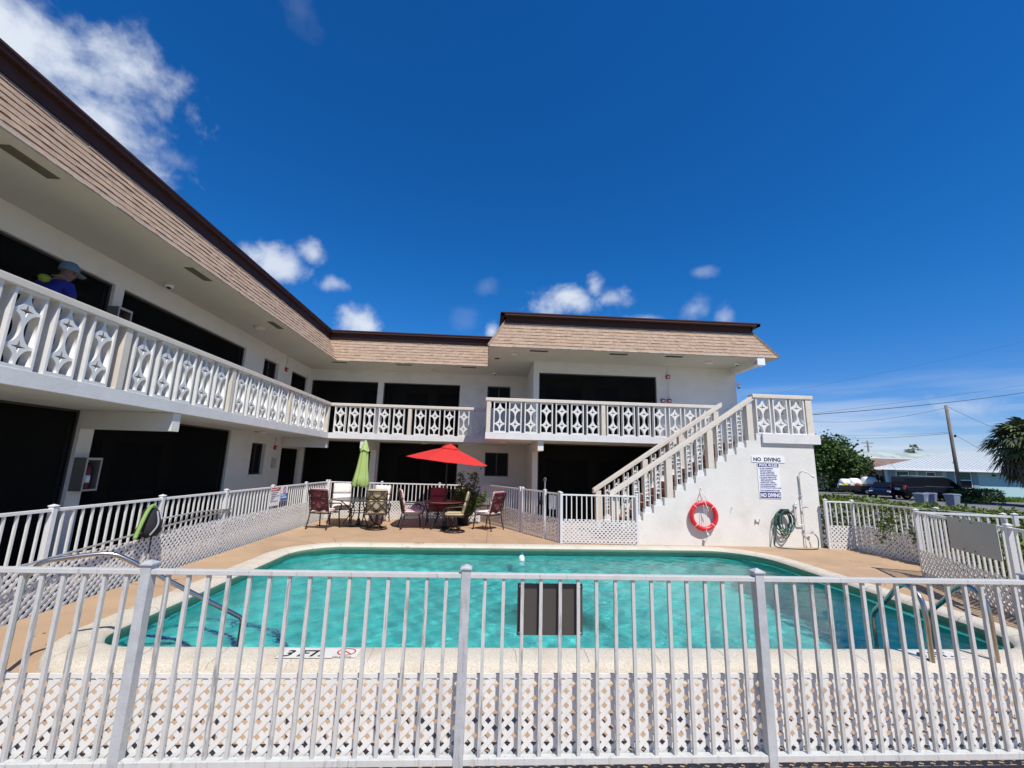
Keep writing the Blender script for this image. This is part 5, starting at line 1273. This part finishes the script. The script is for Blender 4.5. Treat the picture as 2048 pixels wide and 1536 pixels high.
def palm(name, label, loc, h, r, nf, seed, dry=.3):
    rng = random.Random(seed); t = thing(name, label, 'palm tree', loc); tr = MB().tube([(0, 0, 0), (.05, 0, h*.5), (0, 0, h)], [.24*r/2.4, .2*r/2.4, .22*r/2.4], 10); tr.build('trunk', BARK, t, smooth=True)
    gm, dm = MB(), MB()
    for k in range(nf):
        az = rng.uniform(0, 6.28); el_ = rng.uniform(-75, 80); mb = dm if el_ < -15 and rng.random() < dry*2 else gm
        L_ = r*rng.uniform(.75, 1.05); d0 = Vector((math.cos(az)*math.cos(R(el_)), math.sin(az)*math.cos(R(el_)), math.sin(R(el_))))
        stem = [Vector((0, 0, h))+d0*L_*s+Vector((0, 0, -.35*L_*s*s)) for s in (0, .2, .4, .58)]
        mb.tube(stem, .012*r, 4)
        c = stem[-1]; d1 = (stem[-1]-stem[-2]).normalized(); side = d1.cross(Vector((0, 0, 1)))
        if side.length < .05: side = Vector((1, 0, 0))
        side.normalize(); nrm = side.cross(d1)
        for j in range(15):
            a = R(-75+150*j/14); dd = (d1*math.cos(a)+side*math.sin(a)+nrm*rng.uniform(-.15, .15)).normalized(); l = L_*.46*(1-.25*abs(math.sin(a)))*rng.uniform(.85, 1.1)
            w = side*math.cos(a)-d1*math.sin(a); w = w*.032*r
            p1 = c+dd*l*.6+Vector((0, 0, -.05*l)); p2 = c+dd*l+Vector((0, 0, -.35*l))
            mb.add([c, p1+w, p2, p1-w], [(0, 1, 2, 3)])
    gm.build('frond', PALM, t, rec=False)
    if dm.v: dm.build('dry_frond', PALMD, t, rec=False)
palm('fan_palm', 'big shaggy fan palm at the right edge over the blue house', (42.0, 30.6, GZ), 4.75, 3.0, 190, 51)
palm('fan_palm', 'tiny distant palm above the pale roof', (94.8, 90, GZ), 7.6, 2.2, 30, 52)
# blue house
hs_ = thing('blue_house', 'pale blue bungalow with ribbed white metal roof', 'house', (47.3, 42, GZ))
def hb_(mb, name, m, p=None, **k): return mb.build(name, m, p or hs_, org=(47.3, 42, GZ), **k)
hb_(MB().extrude([(40.8, 42, GZ), (60, 42, GZ), (60, 50, GZ), (48.2, 50, GZ)], (0, 0, 2.5-GZ)), 'wall', HOUSEB)
hb_(MB().box(47.0, 53.2, 41.98, 41.998, GZ, .55), 'painted_dado', mat('blue dado paint', (.22, .33, .45), .8))
roofv = [(38.9, 41.2, 2.48), (61, 41.2, 2.48), (61, 51, 2.48), (48.0, 51, 2.48)]
rf = MB(); A_, B__ = (53.5, 46, 4.72), (61, 46, 4.72)
rf.add(roofv+[A_, B__], [(0, 1, 5, 4), (1, 2, 5), (2, 3, 4, 5), (3, 0, 4), (3, 2, 1, 0)]); rfo = hb_(rf, 'roof', METROOF)
for k in range(44):
    x = 39.2+.5*k; f = min(1, (x-38.9)/(53.5-38.9))
    hb_(MB().tube([(x, 41.2, 2.50), (x+.0, 41.2+4.8*f, 2.50+2.24*f)], .035, 4), 'roof_rib', METROOF, rfo)
hb_(MB().box(38.9, 61, 41.14, 41.2, 2.32, 2.52), 'fascia', SIGNW)
for (a, b, z0, z1, up_) in ((41.9, 43.3, .95, 2.25, MATS['dark green sash'] if 'dark green sash' in MATS else mat('dark green sash', (.02, .10, .07), .5)), (45.2, 46.2, 1.25, 2.2, DOORM), (48.3, 50.1, .62, 2.3, MATS['dark green sash'])):
    f_ = MB().box(a, a+.07, 41.93, 41.99, z0, z1).box(b-.07, b, 41.93, 41.99, z0, z1).box(a+.07, b-.07, 41.93, 41.99, z0, z0+.07).box(a+.07, b-.07, 41.93, 41.99, z1-.07, z1).box(a+.07, b-.07, 41.93, 41.99, (z0+z1)/2-.04, (z0+z1)/2+.04)
    w = hb_(f_, 'window', SIGNW)
    hb_(MB().box(a+.05, b-.05, 41.95, 41.97, (z0+z1)/2, z1-.05), 'upper_pane', up_); hb_(MB().box(a+.05, b-.05, 41.95, 41.97, z0+.05, (z0+z1)/2), 'pane', GLASSD)
    for (c, d_) in ((a-.75, a-.12), (b+.12, b+.75)): hb_(MB().box(c, d_, 41.94, 41.99, z0-.05, z1+.05), 'shutter', SHUT)
hb_(MB().tube([(52.6, 41.95, 2.05), (52.6, 41.8, 2.0)], .1, 8), 'wall_lamp', BLACKM)
hb_(MB().tube([(49.2, 42.6, 3.0), (49.2, 42.6, 3.4)], .07, 8), 'roof_vent', ALU)
# brown roofed house and long pale roof beyond
h2 = thing('brown_roof_house', 'house with a brown shingle roof behind the blue bungalow', 'house', (53, 56, GZ))
MB().box(48.6, 60, 56, 62, GZ, 2.45).build('wall', INTER, h2, org=(53, 56, GZ))
rf = MB().add([(48, 55.2, 2.4), (62, 55.2, 2.4), (62, 63, 2.4), (48, 63, 2.4), (48, 59, 4.15), (62, 59, 4.15)], [(0, 1, 5, 4), (2, 3, 4, 5), (1, 2, 5), (3, 0, 4), (3, 2, 1, 0)]); rf.build('roof', BRROOF, h2, org=(53, 56, GZ))
MB().box(48, 62, 58.9, 59.1, 4.12, 4.22).build('ridge_cap', SIGNW, h2, org=(53, 56, GZ))
h3 = thing('pale_roof_building', 'long low building with a mottled pale roof in the distance', 'building', (66, 68, GZ))
MB().box(60.5, 100, 68, 76, GZ, 4.0).build('wall', HOUSEB, h3, org=(66, 68, GZ))
MB().add([(60, 67, 3.9), (101, 67, 3.9), (101, 77, 3.9), (60, 77, 3.9), (61, 72, 5.75), (101, 72, 5.75)], [(0, 1, 5, 4), (2, 3, 4, 5), (1, 2, 5), (3, 0, 4), (3, 2, 1, 0)]).build('roof', OLDROOF, h3, org=(66, 68, GZ))
# timber gate boards by the house corner
wf = thing('board_fence', 'dark weathered board fence beside the blue house corner', 'fence', (44, 46.4, GZ))
for k in range(9):
    x = -1.9+.46*k; o = MB().box(x, x+.36, 0, .04, 0, 2.0+.1*math.sin(k*2)).build('board', WOODD, wf)
MB().box(-1.95, 2.3, .045, .09, .35, .47).box(-1.95, 2.3, .045, .09, 1.5, 1.62).build('cross_rail', WOODD, wf)
# utility poles and wires
def pole(loc, h, r, label, cross=False):
    t = thing('utility_pole', label, 'utility pole', loc); MB().tube([(0, 0, 0), (-.0, 0, h*.5), (.0, 0, h)], [r*1.25, r*1.1, r], 10).build('shaft', POLEW, t, smooth=True)
    if cross: MB().box(-1.3, 1.3, -.06, .06, h-.6, h-.45).box(-.9, .9, -.05, .05, h-1.4, h-1.28).build('crossarm', POLEW, t)
    else:
        MB().tube([(0, 0, h-.35), (.2, -.1, h-.35)], .03, 6).tube([(0, 0, h-2.7), (.3, -.1, h-2.7)], .03, 6).box(.2, .33, -.15, -.05, h-2.8, h-2.6).build('bracket', BLACKM, t)
    return t
pole((40.3, 34.75, GZ), 8.25, .115, 'tall bare timber utility pole rising from the clipped hedge before the blue house', False)
pole((84.3, 90, GZ), 9.5, .16, 'distant utility pole with crossarms beyond the big tree', True)
def wire(a, b, sag, r, label):
    a, b = Vector(a), Vector(b); pts = [a.lerp(b, i/20)-Vector((0, 0, sag*4*(i/20)*(1-i/20))) for i in range(21)]
    o = MB().tube([p-a for p in pts], r, 5).build('overhead_wire', BLACKP, smooth=True); o.location = a; tag(o, label, 'wire', 'overhead wires')
e_ = Vector((17.46, 22, 4.87)); f_ = Vector((41.48, 30, 8.53)); wire(e_, f_+(f_-e_)*.4, .25, .018, 'thick black cable crossing the sky from the stair landing to the right edge')
e_ = Vector((18.26, 23, 5.06)); f_ = Vector((42.97, 31, 9.25)); wire(e_, f_+(f_-e_)*.4, .1, .007, 'thin wire just above the thick black cable')
wire((36.03, 45, 7.41), (40.35, 34.75, 7.75), .5, .012, 'sagging wire from the big tree to the bare pole top')
wire((43.45, 60, 13.49), (84.66, 60, 23.22), .3, .010, 'faint high wire across the sky above the landing')
wire((49.7, 60, 7.06), (40.3, 34.7, 5.5), .3, .014, 'lower wire from the big tree to the pole bracket')
wire((49.9, 60.5, 7.5), (40.3, 34.7, 5.6), .25, .009, 'second lower thin wire above the pole bracket wire')
wire((40.5, 34.75, 7.8), (44.8, 32.7, 4.7), .1, .012, 'wire falling from the pole top to the fan palm')
wire((40.6, 34.7, 5.4), (46.2, 35.7, 3.2), .1, .012, 'wire falling from the pole bracket to the blue house')
# vehicles
def wheel(root, x, y, r=.36, w=.22):
    o = MB().tube([(x, y-w/2, r), (x, y+w/2, r)], r, 20).build('wheel', RUB, root, bevel=.02)
    MB().tube([(x, y-w/2-.008, r), (x, y+w/2+.008, r)], r*.6, 14).build('rim', CHROME, o)
def loft(mb, secs):
    """secs: list of (x, [(y,z) half outline from bottom centre-side to top])"""
    n_ = len(secs[0][1]); k = len(mb.v)
    for x, pr in secs:
        for y, z in pr: mb.v.append((x, y, z))
        for y, z in reversed(pr): mb.v.append((x, -y, z))
    m_ = 2*n_
    for i in range(len(secs)-1):
        for j in range(m_):
            j2 = (j+1) % m_; mb.f.append((k+i*m_+j, k+i*m_+j2, k+(i+1)*m_+j2, k+(i+1)*m_+j))
    mb.f.append(tuple(k+j for j in range(m_-1, -1, -1))); mb.f.append(tuple(k+(len(secs)-1)*m_+j for j in range(m_)))
    return mb
def sect(w, z0, z1, c=.12): return [(w*.86, z0), (w*.97, z0+.12), (w, (z0+z1)/2), (w*.97, z1-c*.5), (w*.88, z1)]
def car(loc, rz, label, m, kind, name='parked_car', scale=1):
    t = thing(name, label, 'car', loc, R(rz)); t.scale = (scale,)*3
    if kind == 'suv':   # x forward, length 5.2
        loft(MB(), [(-2.6, sect(.92, .42, 1.02)), (-2.5, sect(.98, .32, 1.10)), (-1.2, sect(1.0, .30, 1.13)), (1.1, sect(1.0, .30, 1.12)), (1.9, sect(.98, .30, 1.08)), (2.45, sect(.94, .32, 1.0)), (2.6, sect(.85, .42, .85))]).build('body', m, t, smooth=False, bevel=.03)
        loft(MB(), [(-2.52, [(.88, 1.08), (.86, 1.3), (.82, 1.55), (.78, 1.78), (.70, 1.86)]), (-2.3, [(.90, 1.10), (.87, 1.3), (.83, 1.6), (.79, 1.82), (.70, 1.90)]), (.3, [(.90, 1.10), (.87, 1.3), (.83, 1.6), (.79, 1.84), (.70, 1.91)]), (.75, [(.90, 1.10), (.87, 1.25), (.83, 1.5), (.8, 1.68), (.72, 1.76)]), (1.35, [(.88, 1.09), (.86, 1.11), (.84, 1.13), (.82, 1.14), (.75, 1.15)])]).build('cabin', m, t, bevel=.03)
        g_ = MB()
        for sy in (-1, 1):
            for x0, x1 in ((-2.2, -1.45), (-1.35, -.4), (-.3, .55)):
                g_.add([(x0, sy*.893, 1.18), (x1, sy*.893, 1.18), (x1-(.1 if x1 > .5 else 0), sy*.815, 1.70), (x0, sy*.815, 1.70)], [(0, 1, 2, 3)])
        g_.add([(-2.545, -.72, 1.18), (-2.545, .72, 1.18), (-2.50, .66, 1.72), (-2.50, -.66, 1.72)], [(0, 1, 2, 3)])
        g_.build('window', GLASSD, t, rec=False)
        for sy in (-1, 1):
            MB().box(-2.64, -2.5, sy*.80-.1, sy*.80+.1, .85, 1.18).build('tail_light', TAIL, t, bevel=.01)
            MB().box(-1.9, .3, sy*.68-.02, sy*.68+.02, 1.93, 1.97).build('roof_rail', ALU, t)
            MB().box(.9, 1.05, sy*1.02-.08, sy*1.02+.08, 1.12, 1.28).build('mirror', m, t)
        for sy in (-1, 1):
            MB().box(-1.3, .7, sy*.985-.012, sy*.985+.012, 1.135, 1.155).build('trim', CHROME, t)
        MB().box(-2.66, -2.60, -.27, .27, .78, .94).build('number_plate', SIGNW, t)
        text_obj('X 8887 Y', .12, INK, t, face_mat((-2.663, .24, .82), (0, -1, 0), (0, 0, 1)), ext=.001)
        xs = (-1.55, 1.6)
    else:
        loft(MB(), [(-2.3, sect(.8, .38, .85)), (-2.2, sect(.86, .28, .92)), (-.8, sect(.89, .25, .95)), (1.0, sect(.89, .25, .92)), (1.9, sect(.86, .26, .82)), (2.25, sect(.80, .30, .70)), (2.35, sect(.7, .38, .6))]).build('body', m, t, bevel=.04)
        loft(MB(), [(-1.7, [(.76, .92), (.75, .93), (.74, .94), (.73, .95), (.66, .96)]), (-.95, [(.78, .93), (.74, 1.1), (.70, 1.25), (.66, 1.36), (.58, 1.42)]), (.1, [(.78, .93), (.74, 1.1), (.70, 1.27), (.66, 1.38), (.58, 1.44)]), (.95, [(.76, .90), (.75, .91), (.74, .92), (.73, .93), (.66, .95)])]).build('cabin', m, t, bevel=.02)
        g_ = MB()
        for sy in (-1, 1): g_.add([(-1.2, sy*.772, .97), (.65, sy*.772, .97), (.12, sy*.69, 1.32), (-.85, sy*.69, 1.32)], [(0, 1, 2, 3)])
        g_.add([(.96, -.64, .965), (.96, .64, .965), (.2, .56, 1.40), (.2, -.56, 1.40)], [(0, 1, 2, 3)])
        g_.build('window', GLASSD, t, rec=False)
        for sy in (-1, 1):
            MB().box(2.2, 2.33, sy*.62-.13, sy*.62+.13, .56, .70).build('headlight', LAMPC, t, bevel=.02)
            MB().box(-2.33, -2.2, sy*.66-.12, sy*.66+.12, .66, .82).build('tail_light', TAIL, t, bevel=.02)
        MB().box(2.36, 2.38, -.35, .35, .34, .46).build('grille', BLACKP, t)
        xs = (-1.4, 1.4)
    for x in xs:
        for sy in (-1, 1): wheel(t, x, sy*.82, .36 if kind == 'suv' else .31)
    return t
car((38.9, 35.6, GZ), -14, 'black sport utility car parked with its red tail lamp towards the pool', CARBLK, 'suv', scale=1.06)
car((37.0, 38.4, GZ), 218, 'dark navy car with silver headlights half hidden behind the black one', CARNAVY, 'sedan')
car((41.7, 30.3, GZ), 215, 'pale grey green car cut off by the right picture edge', CARSIL, 'sedan')
# tank trailer
tt = thing('tank_trailer', 'flat trailer loaded with white spray tanks and coloured drums', 'trailer', (39.9, 44.4, GZ), R(-10))
MB().box(-2.4, 1.9, -.8, .8, .42, .54).box(-2.4, 1.9, -.82, -.78, .54, .9).box(1.9, 3.1, -.05, .05, .4, .5).build('deck', BLACKM, tt)
rl = MB()
for x in (-2.4, -1.3, -.2, .9, 1.9): rl.tube([(x, -.8, .5), (x, -.8, 1.05)], .03, 5)
rl.tube([(-2.4, -.8, 1.05), (1.9, -.8, 1.05)], .03, 5); rl.build('side_rail', BLACKM, tt)
def tankm(c, r, l, axis='x'): 
    mb = MB(); n_ = 10; pts = []; rr = []
    for i in range(n_+1):
        f = -1+2*i/n_; pts.append((c[0]+f*l/2, c[1], c[2])); rr.append(max(.03, r*math.sqrt(max(0, 1-abs(f)**5))))
    mb.tube(pts, rr, 18); return mb
for (c, r, l) in (((1.1, 0, 1.22), .64, 1.5), ((-.3, .1, 1.15), .52, 1.2), ((-1.2, .2, 1.15), .42, 1.0)): tankm(c, r, l).build('tank', TANK, tt, smooth=True)
for (x, m_, h) in ((-2.1, TANK, .55), (-1.6, YEL, .6), (-.95, TANK, .6), (-.35, REDA, .62), (.1, YEL, .5)): MB().lathe([(.2, 0), (.22, .1), (.22, h*.8), (.14, h*.92), (.12, h)], (x, -.5, .54), 14).build('drum', m_, tt, smooth=True)
wheel(tt, 2.2, -.85, .36); wheel(tt, .2, -.85, .3); wheel(tt, .2, .85, .3)
# bins
def bin_(loc, rz, label):
    t = thing('wheeled_bin', label, 'bin', loc, R(rz), 'grey wheeled bins by the hedge'); t.scale = (.85, .85, .88)
    MB().hexa([(-.26, -.26, .06), (.26, -.26, .06), (.26, .3, .06), (-.26, .3, .06), (-.36, -.36, .95), (.36, -.36, .95), (.36, .38, .95), (-.36, .38, .95)]).build('body', BIN, t, bevel=.03)
    MB().hexa([(-.39, -.42, .95), (.39, -.42, .95), (.39, .42, .95), (-.39, .42, .95), (-.36, -.38, 1.03), (.36, -.38, 1.03), (.36, .4, 1.06), (-.36, .4, 1.06)]).build('lid', BIN, t, bevel=.02)
    MB().tube(smooth_path([(-.3, .42, .92), (-.3, .55, .98), (.3, .55, .98), (.3, .42, .92)], 3), .02, 6).build('handle', BIN, t)
    for x in (-.28, .28): MB().tube([(x-.04, .36, .13), (x+.04, .36, .13)], .13, 12).build('wheel', RUB, t)
bin_((29.75, 28.2, GZ), -70, 'left grey wheeled bin standing alone before the black car')
bin_((31.2, 28.9, GZ), -60, 'middle grey wheeled bin partly behind its right neighbour')
bin_((31.9, 28.1, GZ), -80, 'right grey wheeled bin next to the clipped hedge')
